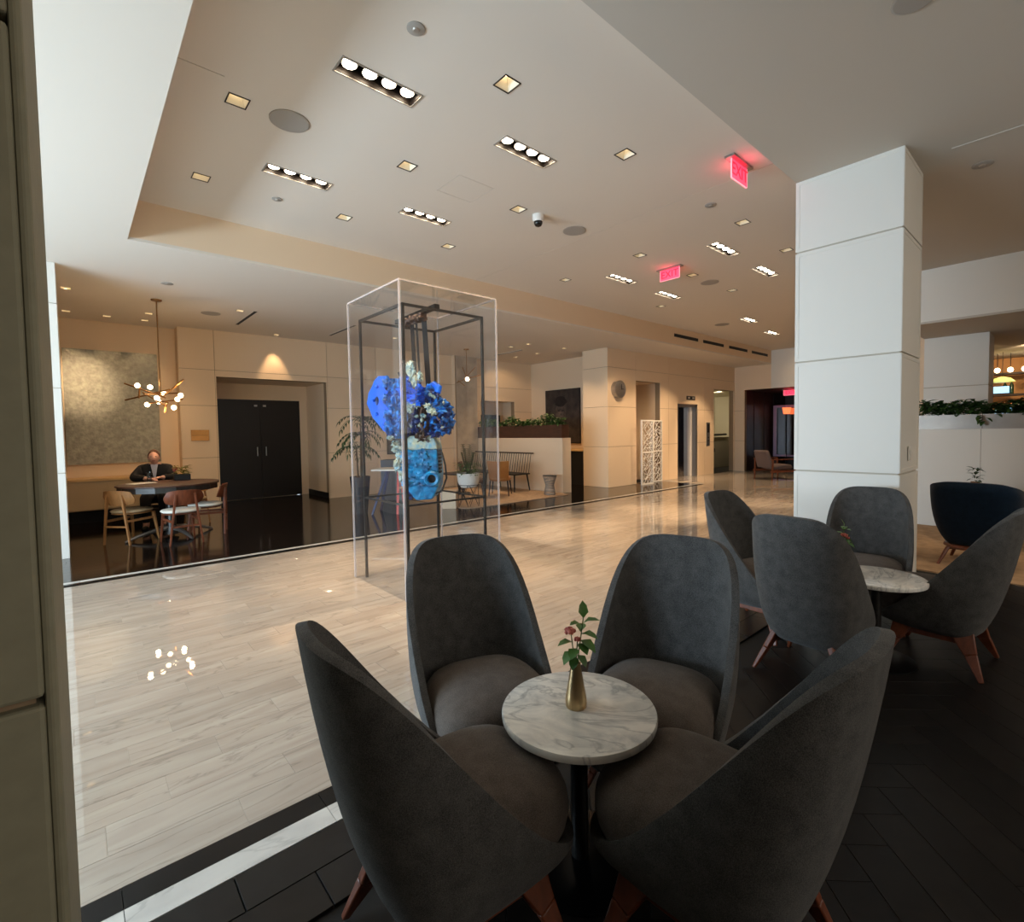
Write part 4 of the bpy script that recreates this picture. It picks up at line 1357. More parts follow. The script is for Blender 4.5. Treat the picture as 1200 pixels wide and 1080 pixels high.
fx0, fx1, fy0, fy1, FZ, FR = 2.095, 2.925, 3.80, 4.63, 2.495, 0.785
fm = thing('steel_frame', 'open dark steel frame inside the acrylic case', 'frame', ((fx0 + fx1) / 2, (fy0 + fy1) / 2, 0))
hf = (fx1 - fx0) / 2
for sx in (-1, 1):
    for sy in (-1, 1):
        MB().cbox((sx * hf, sy * hf, FZ / 2), (0.021, 0.021, FZ)).build('post', 'dark_metal', fm)
for z, th in ((FZ - 0.011, 0.021), (FR, 0.016)):
    for s in (-1, 1):
        MB().cbox((0, s * hf, z), (2 * hf - 0.026, th, th)).build('rail', 'dark_metal', fm)
        MB().cbox((s * hf, 0, z), (th, 2 * hf - 0.026, th)).build('rail', 'dark_metal', fm)

PC = Vector((2.52, 4.22, 0))
DV = Vector((0.667, 0.745, 0)).normalized()
RV = Vector((DV.y, -DV.x, 0))
sc = thing('engine_sculpture', 'chipped blue engine hung by black straps inside the acrylic case', 'sculpture', (PC.x, PC.y, 0), math.atan2(RV.y, RV.x))


def px(x, y):
    return (x - 498.5) / 121.4, 1.8 - (y - 460) / 121.4


def pblob(mb, x, y, rx, ry, dep, rd, seed, rough=0.3, fr=4):
    a, z = px(x, y)
    mb.blob((a, dep, z), (rx / 121.4, rd, ry / 121.4), seed, rough, fr, 18, 12)


def local(P):
    d = Vector(P) - PC
    return Vector((d.dot(RV), d.dot(DV), P[2]))


A_, B_ = local((2.47, 4.60, 2.515)), local((2.43, 3.79, 2.515))
mb = MB().bar(A_, B_, 0.05, 0.05, 0.04, 0.04)
mb.build('beam', 'black_metal', sc, bevel=0.004)
mid = A_.lerp(B_, 0.45)
mb = MB()
for k in range(5):
    q = A_.lerp(B_, 0.25 + 0.1 * k)
    mb.blob((q.x, q.y, q.z - 0.04), (0.05, 0.06, 0.04), k, 0.4, 4, 12, 8)
mb.build('hoist', 'eng_rust', sc, smooth=True)
for (x0, y0, x1, y1, w_) in ((487, 381, 490, 440, 0.035), (494.5, 378, 496.5, 470, 0.018), (505, 372, 506, 464, 0.045)):
    a0, z0 = px(x0, y0)
    a1, z1 = px(x1, y1)
    d0 = A_.lerp(B_, 0.35 if x0 < 490 else (0.5 if x0 < 500 else 0.62)).y
    MB().bar((a0, d0, 2.49), (a1, 0.0, z1), w_, w_ * 1.1, 0.01, 0.01, up=(0, 1, 0)).build('strap', 'strap', sc)
# bright flywheel plate
pts = [px(*q) for q in ((452, 443), (463, 443), (464, 509), (456, 505), (450, 497), (444, 490), (441, 482), (437.5, 474), (440, 462), (445, 453), (447, 448))]
n = len(pts)
mb = MB()
mb.add([(a, -0.15 - 0.10 * (a + 0.3), z) for a, z in pts] + [(a, -0.09, z) for a, z in pts], [tuple(range(n)), tuple(range(2 * n - 1, n - 1, -1))] + [(i, n + i, n + (i + 1) % n, (i + 1) % n) for i in range(n)])
mb.build('flywheel_plate', 'eng_bright', sc, bevel=0.008)
mb = MB()
for k, (x, y) in enumerate(((450, 455), (446, 470), (449, 486), (457, 497), (458, 452))):
    a, z = px(x, y)
    mb.blob((a, -0.145, z), (0.016, 0.02, 0.016), k, 0.2, 2, 10, 6)
mb.build('bolt', 'eng_bright', sc, smooth=True)
mb = MB()
a, z = px(450, 471)
mb.blob((a, -0.135, z), (0.02, 0.012, 0.045), 3, 0.1, 2, 12, 8)
mb.build('slot', 'eng_navy', sc, smooth=True)
# head block
mb = MB()
a0, z0 = px(461, 514)
a1, z1 = px(482, 446)
mb.box(a0, a1, -0.14, 0.16, z0, z1)
for k in range(16):
    pblob(mb, 462 + (k % 4) * 5, 452 + (k // 4) * 16 + (k % 3) * 3, 5, 7, -0.14, 0.05, k + 1, 0.35)
mb.build('engine_head', 'eng_blue', sc, smooth=True)
mb = MB()
for k, (x, y, a_, b_) in enumerate(((484, 452, 7, 8), (490, 458, 9, 8), (497, 463, 8, 7), (488, 468, 10, 8), (482, 462, 7, 9), (494, 472, 8, 6))):
    pblob(mb, x, y, a_, b_, -0.10 - 0.01 * k, 0.09, k + 20, 0.55, 6)
mb.build('manifold', 'eng_bright', sc, smooth=True)
mb = MB()
for k, (x, y, a_, b_) in enumerate(((484, 482, 9, 12), (486, 500, 8, 12), (494, 490, 8, 11), (478, 496, 6, 14), (482, 511, 7, 8))):
    pblob(mb, x, y, a_, b_, -0.04, 0.12, k + 40, 0.4, 5)
mb.build('crankcase', 'eng_navy', sc, smooth=True)
mb = MB()
for k, (x, y, a_, b_) in enumerate(((510, 462, 8, 9), (517, 475, 9, 9), (524, 482, 9, 8), (527, 495, 8, 11), (516, 490, 9, 10), (520, 503, 9, 7), (512, 500, 7, 9), (508, 475, 6, 9))):
    pblob(mb, x, y, a_, b_, -0.06 - 0.012 * (k % 3), 0.10, k + 60, 0.5, 6)
mb.build('gear_housing', 'eng_blue', sc, smooth=True)
mb = MB()
for k, (x, y, a_, b_) in enumerate(((514, 506, 8, 6), (524, 504, 8, 5), (530, 488, 4, 8), (511, 488, 5, 7))):
    pblob(mb, x, y, a_, b_, -0.10, 0.07, k + 80, 0.5, 6)
mb.build('oil_pan', 'eng_navy', sc, smooth=True)
a, z = px(511, 457)
mb = MB().tube([(a - 0.04, -0.05, z - 0.06), (a - 0.02, -0.08, z), (a + 0.03, -0.1, z + 0.03), (a + 0.07, -0.12, z + 0.0), (a + 0.06, -0.13, z - 0.05)], [0.035, 0.038, 0.035, 0.035, 0.03], 12)
mb.build('pipe', 'eng_bright', sc, smooth=True)
mb = MB()
for k, (x, y, a_, b_) in enumerate(((489, 434, 4, 6), (491, 442, 4, 8), (494, 452, 3.5, 7), (500, 445, 3, 5), (487, 474, 6, 3), (494, 476, 5, 3), (509, 478, 5, 3), (514, 484, 5, 4), (487, 480, 4, 4), (465, 513, 4, 2))):
    pblob(mb, x, y, a_, b_, -0.17, 0.03, k + 100, 0.5, 6)
rq = random.Random(31)
for k in range(26):
    x, y = rq.uniform(480, 526), rq.uniform(452, 504)
    y = max(y, 446 + (x - 480) * 0.62)
    pblob(mb, x, y, rq.uniform(0.9, 2.4), rq.uniform(0.9, 2.2), -0.155 - 0.02 * rq.random(), 0.018, k + 300, 0.5, 6)
mb.build('paint_crust', 'eng_pale', sc, smooth=True)
mb = MB()
for k in range(22):
    x, y = rq.uniform(479, 529), rq.uniform(455, 510)
    pblob(mb, x, y, rq.uniform(1.5, 3.4), rq.uniform(1.5, 3.6), -0.150, 0.022, k + 340, 0.6, 7)
mb.build('dark_lump', 'eng_navy', sc, smooth=True)  # small dark navy lumps scattered over the engine front
for k in range(9):
    x0, y0 = rq.uniform(482, 522), rq.uniform(452, 500)
    a0, z0 = px(x0, y0)
    a1, z1 = px(x0 + rq.uniform(-10, 10), y0 + rq.uniform(4, 16))
    MB().tube([(a0, -0.16, z0), ((a0 + a1) / 2 + 0.02, -0.20, (z0 + z1) / 2), (a1, -0.16, z1)], 0.009, 8).build('pipe', 'eng_blue' if k % 2 else 'eng_rust', sc, smooth=True)
mb = MB()
for k, (x, y, a_, b_) in enumerate(((482, 434, 5, 6), (479, 440, 4, 4), (500, 485, 4, 16), (497, 503, 6, 8), (503, 498, 6, 9), (500, 514, 9, 5))):
    pblob(mb, x, y, a_, b_, -0.10, 0.06, k + 120, 0.4, 5)
mb.build('chain_guard', 'eng_rust', sc, smooth=True)
# lower gearbox
for i, ((xa, ya), (xb, yb), (xc, yc)) in enumerate((((480, 527), (480, 514), (487, 511)),)):
    pass
prof = [((484, 511), (511, 511)), ((480, 520), (516, 520)), ((479, 528), (517, 527))]
mb = MB()


def loft(mb, rows_, d0, d1):
    vs = []
    for (l_, r_) in rows_:
        a0, z0 = px(*l_)
        a1, z1 = px(*r_)
        vs += [(a0, d0, z0), (a1, d0, z1), (a1, d1, z1), (a0, d1, z0)]
    fs = [(3, 2, 1, 0)]
    for i in range(len(rows_) - 1):
        for k in range(4):
            k2 = (k + 1) % 4
            fs.append((i * 4 + k, i * 4 + k2, i * 4 + 4 + k2, i * 4 + 4 + k))
    q = (len(rows_) - 1) * 4
    fs.append((q, q + 1, q + 2, q + 3))
    return mb.add(vs, fs)


loft(mb, prof, -0.13, 0.15).build('bell_housing', 'eng_pale', sc, bevel=0.012)
mb = MB()
loft(mb, [((478, 528), (517, 527)), ((479, 560), (518, 556)), ((482, 572), (517, 570)), ((488, 581), (512, 581)), ((492, 585), (510, 584))], -0.15, 0.16).build('gearbox', 'eng_teal', sc, bevel=0.014)
mb = MB()
for k in range(9):
    a0, z0 = px(480 + (k % 3) * 9, 533 + (k // 3) * 15)
    mb.blob((a0 + 0.02, -0.15, z0), (0.06, 0.022, 0.045), k + 140, 0.5, 5, 14, 10)
mb.build('casting', 'eng_teal', sc, smooth=True)
a, z = px(511, 560)
seg = 28
mb = MB()
vs, fs = [], []
for (r_, d_) in ((0.040, -0.155), (0.040, -0.20), (0.062, -0.205), (0.074, -0.195), (0.080, -0.16)):
    for k in range(seg):
        vs.append((a + r_ * cos(2 * pi * k / seg), d_, z + r_ * sin(2 * pi * k / seg)))
for i in range(4):
    for k in range(seg):
        fs.append((i * seg + k, i * seg + (k + 1) % seg, (i + 1) * seg + (k + 1) % seg, (i + 1) * seg + k))
mb.add(vs, fs).build('port_ring', 'eng_teal', sc, smooth=True)
MB().add([(a + 0.041 * cos(2 * pi * k / seg), -0.156, z + 0.041 * sin(2 * pi * k / seg)) for k in range(seg)] + [(a + 0.041 * cos(2 * pi * k / seg), -0.152, z + 0.041 * sin(2 * pi * k / seg)) for k in range(seg)], [tuple(range(seg)), tuple(range(2 * seg - 1, seg - 1, -1))] + [(k, (k + 1) % seg, seg + (k + 1) % seg, seg + k) for k in range(seg)]).build('port_opening', 'black', sc)
mb = MB()
for k in range(7):
    a0, z0 = px(518, 529 + k * 4)
    mb.cbox((a0, -0.08, z0), (0.03, 0.10, 0.018))
mb.build('cooling_fin', 'black', sc)
mb = MB()
for k, (x, y, a_, b_) in enumerate(((471, 526, 6, 4), (474, 535, 5, 6), (472, 545, 4, 7), (476, 556, 4, 8), (469, 520, 4, 3))):
    pblob(mb, x, y, a_, b_, -0.12, 0.05, k + 160, 0.5, 6)
mb.build('bracket', 'eng_pale', sc, smooth=True)
a0, z0 = px(514, 527)
a1, z1 = px(526, 545)
a2, z2 = px(521, 575)
MB().tube([(a0, -0.12, z0), (a0 + 0.07, -0.16, z0 - 0.03), (a1, -0.16, z1), (a1 + 0.01, -0.16, z1 - 0.12), (a2, -0.14, z2), (a2 - 0.06, -0.12, z2 - 0.02)], 0.009, 8).build('hose', 'black', sc, smooth=True)
a0, z0 = px(484, 580)
MB().blob((a0, -0.08, z0 + 0.02), (0.05, 0.06, 0.05), 9, 0.4, 5, 14, 10).build('oil_filter', 'eng_navy', sc, smooth=True)

# ------------------------------------------------------------------ dining nook
ap = thing('wall_art', 'large silver grey crackled canvas on the nook wall', 'wall art', (0.56, 11.30, 0.955))
MB().box(-0.64, 0.64, -0.03, 0.0, 0, 1.95).build('canvas', 'art_silver', ap)
MB().box(-0.62, 0.62, 0.0, 0.018, 0.02, 1.93).build('stretcher', 'black', ap)
cb = thing('floating_cabinet', 'low floating beige cabinet with a pale oak top under the silver canvas', 'cabinet', (0.40, 11.0, 0))
MB().box(-1.6, 1.09, -0.28, 0.30, 0.22, 0.70).build('body', 'cabinet', cb)
MB().box(-1.6, 1.09, -0.31, 0.30, 0.70, 0.735).build('worktop', 'ledge', cb)
for x0, x1 in ((-0.50, 0.02), (0.02, 0.54), (0.54, 1.06)):
    MB().box(x0 + 0.004, x1 - 0.004, -0.30, -0.281, 0.235, 0.69).build('door', 'cabinet', cb)
MB().box(-1.6, 1.09, -0.05, 0.30, 0.0, 0.22).build('plinth', 'black', cb)

NT_ = (1.0, 8.6)
nt = thing('dining_table', 'big round dark dining table with a steel edge in the nook', 'table', (*NT_, 0))
MB().lathe([(0.60, 0.730), (0.612, 0.736), (0.612, 0.750), (0.605, 0.755)], seg=16).build('tabletop', 'planter_wood', nt)
MB().lathe([(0.575, 0.660), (0.59, 0.660), (0.59, 0.730)], seg=16).build('apron', 'dark_metal', nt)
MB().lathe([(0.09, 0.03), (0.06, 0.10), (0.06, 0.62), (0.12, 0.660)], seg=20).build('pedestal', 'dark_metal', nt, smooth=True)
for k in range(4):
    a = radians(18 + 90 * k)
    d = Vector((cos(a), sin(a), 0))
    MB().tube([d * 0.04 + Vector((0, 0, 0.12)), d * 0.22 + Vector((0, 0, 0.105)), d * 0.42 + Vector((0, 0, 0.06)), d * 0.56 + Vector((0, 0, 0.012))], [0.035, 0.03, 0.022, 0.014], 8).build('foot', 'steel', nt, smooth=True)


def dining_chair(label, wood, pad):
    """curved plywood back on two slanted posts, round pad, four tapered legs; the back is at local +y"""
    t = thing('dining_chair', label, 'chair')
    cushion(0.225, -0.22, 0.21, 0.405, 0.455, 2.4).build('seat', pad, t, smooth=True, angle=180)
    cushion(0.215, -0.21, 0.20, 0.385, 0.407, 2.4).build('seat_frame', wood, t, smooth=True)
    vs, fs = [], []
    nx, nz = 12, 5
    for k in (0, 1):
        for j in range(nz + 1):
            for i in range(nx + 1):
                u = -1 + 2 * i / nx
                v = j / nz
                hw_ = 0.225 * (0.86 + 0.14 * sin(pi * min(1, v * 1.1)))
                edge = 0.5 * (abs(u) ** 3)
                z = 0.565 + (v - 0.5) * 0.20 * (1 - 0.45 * edge) + 0.02
                y = 0.235 + 0.05 * v - 0.075 * u * u - 0.014 * k
                vs.append((u * hw_, y, z + 0.03))
    st = (nx + 1) * (nz + 1)
    for j in range(nz):
        for i in range(nx):
            a = j * (nx + 1) + i
            fs.append((a, a + 1, a + nx + 2, a + nx + 1))
            fs.append((st + a, st + a + nx + 1, st + a + nx + 2, st + a + 1))
    for i in range(nx):
        fs.append((i, st + i, st + i + 1, i + 1))
        b_ = nz * (nx + 1) + i
        fs.append((b_, b_ + 1, st + b_ + 1, st + b_))
    for j in range(nz):
        a = j * (nx + 1)
        fs.append((a, a + nx + 1, st + a + nx + 1, st + a))
        a += nx
        fs.append((a, st + a, st + a + nx + 1, a + nx + 1))
    MB().add(vs, fs).build('backrest', wood, t, smooth=True)
    for sx in (-1, 1):
        MB().bar((sx * 0.105, 0.245, 0.66), (sx * 0.185, 0.235, 0.0), 0.026, 0.02, 0.034, 0.024, up=(0, 1, 0)).build('leg', wood, t, bevel=0.004)
        MB().bar((sx * 0.165, -0.165, 0.39), (sx * 0.195, -0.215, 0.0), 0.034, 0.02, 0.034, 0.022, up=(0, 1, 0)).build('leg', wood, t, bevel=0.004)
        MB().bar((sx * 0.17, -0.175, 0.31), (sx * 0.15, 0.23, 0.31), 0.018, 0.018, 0.03, 0.03).build('stretcher', wood, t)
    MB().bar((-0.155, 0.236, 0.24), (0.155, 0.236, 0.24), 0.035, 0.035, 0.02, 0.02).build('cross_rail', wood, t)
    return t


gd = 'wooden chairs round the nook table'
d0 = dining_chair('walnut dining chair with a white pad, its back towards us at the nook table', 'walnut', 'white_seat')
d0['group'] = gd
d0.location = (1.04, 7.98, 0)
d0.rotation_euler = (0, 0, face(-85))
d1 = dining_chair('oak dining chair on the window side of the nook table', 'oak', 'cabinet')
d1['group'] = gd
d1.location = (0.555, 8.51, 0)
d1.rotation_euler = (0, 0, face(222))
dup(d0, (1.40, 8.42, 0), face(-15), 'walnut dining chair on the door side of the nook table, seen edge on', gd)
dup(d1, (1.34, 9.33, 0), face(60), 'oak dining chair tucked deepest, between the nook table and the double doors', gd)
d4 = dining_chair('dark dining chair on which the man sits', 'dark_brown', 'grey_box')
d4['group'] = gd
d4.location = (0.98, 9.74, 0)
d4.rotation_euler = (0, 0, face(78))

# things on the nook table
gl = thing('water_glass', 'tall drinking glass on the nook table before the man', 'glass', (0.80, 8.93, 0.755))
MB().lathe([(0.03, 0), (0.037, 0.15), (0.034, 0.15), (0.028, 0.008)], seg=20).build('body', 'tumbler', gl, smooth=True)
MB().lathe([(0.027, 0.01), (0.031, 0.09)], seg=16).build('water', 'tumbler', gl, smooth=True)
pp = thing('paper_sheet', 'white sheet of paper lying on the nook table', 'paper', (0.70, 8.80, 0.7555), 0.4)
MB().box(-0.15, 0.15, -0.105, 0.105, 0, 0.003).build('sheet', 'paper', pp)
MB().box(-0.13, 0.12, -0.09, 0.06, 0.003, 0.005).build('sheet', 'paper', pp)
fb = thing('flower_box', 'dark square pot of yellow green foliage on the nook table', 'plant', (1.20, 8.98, 0.755))
MB().box(-0.10, 0.10, -0.08, 0.08, 0, 0.09).build('pot', 'black', fb, bevel=0.004)
mb = MB()
rr = random.Random(8)
for k in range(70):
    a = rr.uniform(0, 6.28)
    q = rr.uniform(0, 0.09)
    mb.leaf((q * cos(a), q * sin(a), 0.08 + rr.uniform(0, 0.12)), (cos(a), sin(a), rr.uniform(-0.1, 0.9)), 0.07, 0.035)
o = mb.build('foliage', 'leaf_yellow', fb)
o['kind'] = 'stuff'
mb = MB()
for k in range(5):
    mb.blob((-0.12 + 0.05 * rr.random(), -0.03 + 0.06 * rr.random(), 0.13 + 0.05 * rr.random()), (0.022, 0.022, 0.02), k, 0.3, 3, 10, 6)
o = mb.build('blossom', 'flower', fb, smooth=True)


def skinned(name, verts, edges, radii, m, parent, sub=2, root=0):
    me = bpy.data.meshes.new(name)
    me.from_pydata(verts, edges, [])
    o = bpy.data.objects.new(name, me)
    COL.objects.link(o)
    o.parent = parent
    sk = o.modifiers.new('skin', 'SKIN')
    for i, r_ in enumerate(radii):
        rr_ = r_ if hasattr(r_, '__len__') else (r_, r_)
        me.skin_vertices[0].data[i].radius = rr_
        me.skin_vertices[0].data[i].use_root = (i == root)
    sk.use_smooth_shade = True
    sb = o.modifiers.new('sub', 'SUBSURF')
    sb.levels = sb.render_levels = sub
    me.materials.append(M[m])
    return o


# seated man: local -y looks towards the table
mn = thing('person', 'man in black jacket and pale shirt sitting at the nook table, head bowed', 'person', (0.95, 9.66, 0), radians(-10))
V = [(0, 0.02, 0.50), (0, 0.0, 0.62), (0, -0.05, 0.80), (0, -0.09, 0.93), (0, -0.12, 0.985), (0, -0.15, 1.03),
     (0.09, 0.0, 0.48), (0.11, -0.40, 0.49), (0.11, -0.38, 0.08), (0.12, -0.50, 0.035),
     (-0.09, 0.0, 0.48), (-0.11, -0.40, 0.49), (-0.11, -0.38, 0.08), (-0.12, -0.50, 0.035),
     (0.17, -0.08, 0.91), (0.25, -0.22, 0.765), (0.09, -0.42, 0.80),
     (-0.17, -0.08, 0.91), (-0.26, -0.24, 0.775), (-0.06, -0.44, 0.79)]
E_ = [(0, 1), (1, 2), (2, 3), (3, 4), (4, 5), (0, 6), (6, 7), (7, 8), (8, 9), (0, 10), (10, 11), (11, 12), (12, 13), (3, 14), (14, 15), (15, 16), (3, 17), (17, 18), (18, 19)]
R_ = [(0.15, 0.10), (0.14, 0.09), (0.145, 0.085), (0.11, 0.065), 0.05, 0.048, 0.085, 0.062, 0.042, 0.04, 0.085, 0.062, 0.042, 0.04, 0.058, 0.043, 0.028, 0.058, 0.043, 0.028]
skinned('body', V, E_, R_, 'skin', mn)
# head with face
hd = MB()
hc = Vector((0.0, -0.185, 1.095))
vs, fs = [], []
NU, NV = 24, 18
for j in range(NV + 1):
    th = pi * j / NV
    for i in range(NU):
        ph = 2 * pi * i / NU
        d = Vector((sin(th) * cos(ph), sin(th) * sin(ph), cos(th)))
        x, y, z = d.x * 0.073, d.y * 0.092, d.z * 0.112
        if d.z < 0:
            x *= 1 - 0.28 * (-d.z)
            y *= 1 - 0.12 * (-d.z)
        if d.y < -0.6 and abs(d.x) < 0.22 and -0.25 < d.z < 0.1:
            y -= 0.018 * (1 - abs(d.x) / 0.22)          # nose
        if d.y < -0.55 and 0.05 < d.z < 0.2 and 0.2 < abs(d.x) < 0.55:
            y += 0.010                                   # eye sockets
        vs.append(hc + Vector((x, y, z)))
for j in range(NV):
    for i in range(NU):
        i2 = (i + 1) % NU
        fs.append((j * NU + i, (j + 1) * NU + i, (j + 1) * NU + i2, j * NU + i2))
hd.add(vs, fs)
for s in (-1, 1):
    hd.blob((s * 0.073, hc.y + 0.012, hc.z - 0.005), (0.010, 0.020, 0.030), 1, 0.05, 2, 10, 8)
o = hd.build('head', 'skin', mn, smooth=True, angle=180)
o.rotation_euler = (0, 0, 0)
for s in (-1, 1):
    MB().blob((s * 0.030, hc.y - 0.079, hc.z + 0.012), (0.012, 0.006, 0.006), 1, 0, 1, 10, 6).build('eye', 'black', mn, smooth=True)
MB().blob((0, hc.y - 0.080, hc.z - 0.052), (0.024, 0.008, 0.006), 1, 0, 1, 12, 6).build('mouth', 'flower', mn, smooth=True)
hm = MB()
vs, fs = [], []
for j in range(10):
    th = pi * 0.56 * j / 9
    for i in range(NU):
        ph = 2 * pi * i / NU
        front = max(0.0, -sin(ph))
        t2 = th * (1 - 0.58 * front)
        d = Vector((sin(t2) * cos(ph), sin(t2) * sin(ph), cos(t2)))
        k = 1.09 + 0.04 * noise.noise(d * 6)
        vs.append(hc + Vector((d.x * 0.073 * k, d.y * 0.092 * k + 0.004, d.z * 0.112 * k)))
for j in range(9):
    for i in range(NU):
        i2 = (i + 1) % NU
        fs.append((j * NU + i, (j + 1) * NU + i, (j + 1) * NU + i2, j * NU + i2))
o = hm.add(vs, fs).build('hair', 'hair', mn, smooth=True, angle=180)
sd = o.modifiers.new('thick', 'SOLIDIFY')
sd.thickness = 0.008
# hands: palm, four fingers, thumb
for s, wr in ((1, Vector((0.09, -0.42, 0.80))), (-1, Vector((-0.06, -0.44, 0.79)))):
    fw = Vector((-s * 0.75, -0.45, -0.12)).normalized()
    sd_ = Vector((0, 0, 1)).cross(fw).normalized()
    pv = [wr, wr + fw * 0.045, wr + fw * 0.085]
    pe = [(0, 1), (1, 2)]
    pr = [(0.022, 0.018), (0.034, 0.016), (0.034, 0.014)]
    for k, ln in enumerate((0.062, 0.072, 0.068, 0.052)):
        o0 = (k - 1.5) * 0.019
        b0 = wr + fw * 0.08 + sd_ * o0
        i0 = len(pv)
        pv += [b0, b0 + fw * ln * 0.5 + Vector((0, 0, -0.006)), b0 + fw * ln * 0.85 + Vector((0, 0, -0.022))]
        pe += [(2, i0), (i0, i0 + 1), (i0 + 1, i0 + 2)]
        pr += [0.0095, 0.0088, 0.0075]
    i0 = len(pv)
    tb = wr + fw * 0.03 + sd_ * s * 0.03
    pv += [tb, tb + fw * 0.03 + sd_ * s * 0.022, tb + fw * 0.055 + sd_ * s * 0.028]
    pe += [(1, i0), (i0, i0 + 1), (i0 + 1, i0 + 2)]
    pr += [0.011, 0.010, 0.008]
    skinned('hand', pv, pe, pr, 'skin', mn, 1, 1)
# clothes
JV = [(0, 0.02, 0.52), (0, 0.0, 0.64), (0, -0.05, 0.80), (0, -0.085, 0.925), (0.17, -0.08, 0.905), (0.255, -0.22, 0.775), (0.12, -0.39, 0.80), (-0.17, -0.08, 0.905), (-0.265, -0.24, 0.785), (-0.09, -0.41, 0.795), (0, -0.105, 0.975)]
JE = [(3, 10), (0, 1), (1, 2), (2, 3), (3, 4), (4, 5), (5, 6), (3, 7), (7, 8), (8, 9)]
skinned('jacket', JV, JE, [(0.185, 0.135), (0.18, 0.13), (0.20, 0.14), (0.165, 0.118), 0.082, 0.064, 0.042, 0.082, 0.064, 0.042, (0.085, 0.07)], 'jacket', mn)
TV = [(0, 0.02, 0.50), (0.09, 0.0, 0.485), (0.11, -0.40, 0.49), (0.11, -0.38, 0.10), (-0.09, 0.0, 0.485), (-0.11, -0.40, 0.49), (-0.11, -0.38, 0.10)]
skinned('trousers', TV, [(0, 1), (1, 2), (2, 3), (0, 4), (4, 5), (5, 6)], [(0.17, 0.12), 0.10, 0.078, 0.058, 0.10, 0.078, 0.058], 'trouser', mn)
mb = MB()
mb.add([(-0.045, -0.20, 0.985), (0.045, -0.20, 0.985), (0.030, -0.215, 0.90), (0.012, -0.205, 0.78), (-0.012, -0.205, 0.78), (-0.030, -0.215, 0.90), (-0.045, -0.12, 0.985), (0.045, -0.12, 0.985), (0.030, -0.12, 0.90), (0.012, -0.12, 0.78), (-0.012, -0.12, 0.78), (-0.030, -0.12, 0.90)], [(0, 1, 2, 5), (5, 2, 3, 4), (6, 11, 8, 7), (11, 10, 9, 8), (0, 6, 7, 1), (1, 7, 8, 2), (2, 8, 9, 3), (3, 9, 10, 4), (4, 10, 11, 5), (5, 11, 6, 0)])
mb.build('shirt', 'shirt', mn, smooth=True)
for s in (-1, 1):
    MB().blob((s * 0.115, -0.46, 0.042), (0.045, 0.12, 0.042), 2, 0.05, 2, 14, 8).build('shoe', 'black', mn, smooth=True)

# chandelier of brass branches
ch = thing('chandelier', 'brass branch chandelier with small globe bulbs over the nook table', 'chandelier', (0.99, 9.06, 0))
MB().lathe([(0.065, ZS - 0.02), (0.07, ZS)], seg=20).build('canopy', 'bronze', ch, smooth=True)
MB().tube([(0, 0, ZS - 0.02), (0, 0, 2.02)], 0.009, 8).build('rod', 'bronze', ch, smooth=True)
RD = [((-0.39, 0.35, 2.20), (0.05, -0.06, 1.98)), ((-0.39, 0.36, 1.955), (0.10, -0.10, 2.10)), ((0.26, -0.24, 2.245), (0.02, 0.02, 1.99)), ((0.24, -0.22, 1.955), (-0.16, 0.14, 1.90)), ((0.05, 0.16, 1.82), (0.06, -0.20, 1.90)), ((-0.20, 0.10, 2.06), (0.06, -0.06, 1.85)), ((0.25, 0.30, 2.08), (-0.22, -0.28, 2.01)), ((0.04, -0.02, 1.76), (0.06, -0.04, 1.93)), ((-0.22, 0.25, 2.14), (-0.24, 0.20, 1.98))]
for a, b_ in RD:
    MB().tube([a, b_], 0.011, 8).build('branch', 'bronze', ch, smooth=True)
for p in ((-0.11, 0.10, 2.14), (-0.25, 0.22, 2.165), (-0.15, 0.14, 1.885), (0.14, -0.13, 1.835), (0.22, -0.20, 2.01), (0.185, -0.165, 1.955), (0.05, 0.12, 2.06), (-0.06, -0.14, 1.97), (0.0, 0.2, 1.93)):
    MB().blob(p, (0.034, 0.034, 0.034), 0, 0, 1, 14, 10).build('bulb', 'bulb', ch, smooth=True)
d = bpy.data.lights.new('chandelier_light', 'POINT')
d.energy, d.color, d.shadow_soft_size = 6.5, AMBER, 0.03
for p in ((-0.25, 0.22, 2.215), (-0.15, 0.14, 1.835), (0.14, -0.13, 1.785), (0.22, -0.20, 2.06)):
    o = bpy.data.objects.new('chandelier_light', d)
    o.location = (0.99 + p[0], 9.06 + p[1], p[2])
    COL.objects.link(o)
ch = thing('chandelier', 'second small branch chandelier with one lit globe, seen through the case', 'chandelier', (7.14, 9.90, 0))
MB().lathe([(0.06, ZS - 0.02), (0.065, ZS)], seg=16).build('canopy', 'bronze', ch, smooth=True)
MB().tube([(0, 0, ZS - 0.02), (0.0, 0, 2.75)], 0.008, 8).build('rod', 'bronze', ch, smooth=True)
for a, b_ in (((-0.08, 0.06, 2.98), (0, 0, 2.72)), ((0.15, -0.14, 2.97), (-0.02, 0, 2.74)), ((-0.19, 0.16, 2.61), (0.02, -0.01, 2.72)), ((-0.04, 0.03, 2.53), (-0.16, 0.14, 2.66)), ((0.3, -0.2, 2.8), (0, 0, 2.7))):
    MB().tube([a, b_], 0.010, 8).build('branch', 'bronze', ch, smooth=True)
MB().blob((0, -0.02, 2.69), (0.05, 0.05, 0.05), 0, 0, 1, 14, 10).build('bulb', 'bulb', ch, smooth=True)

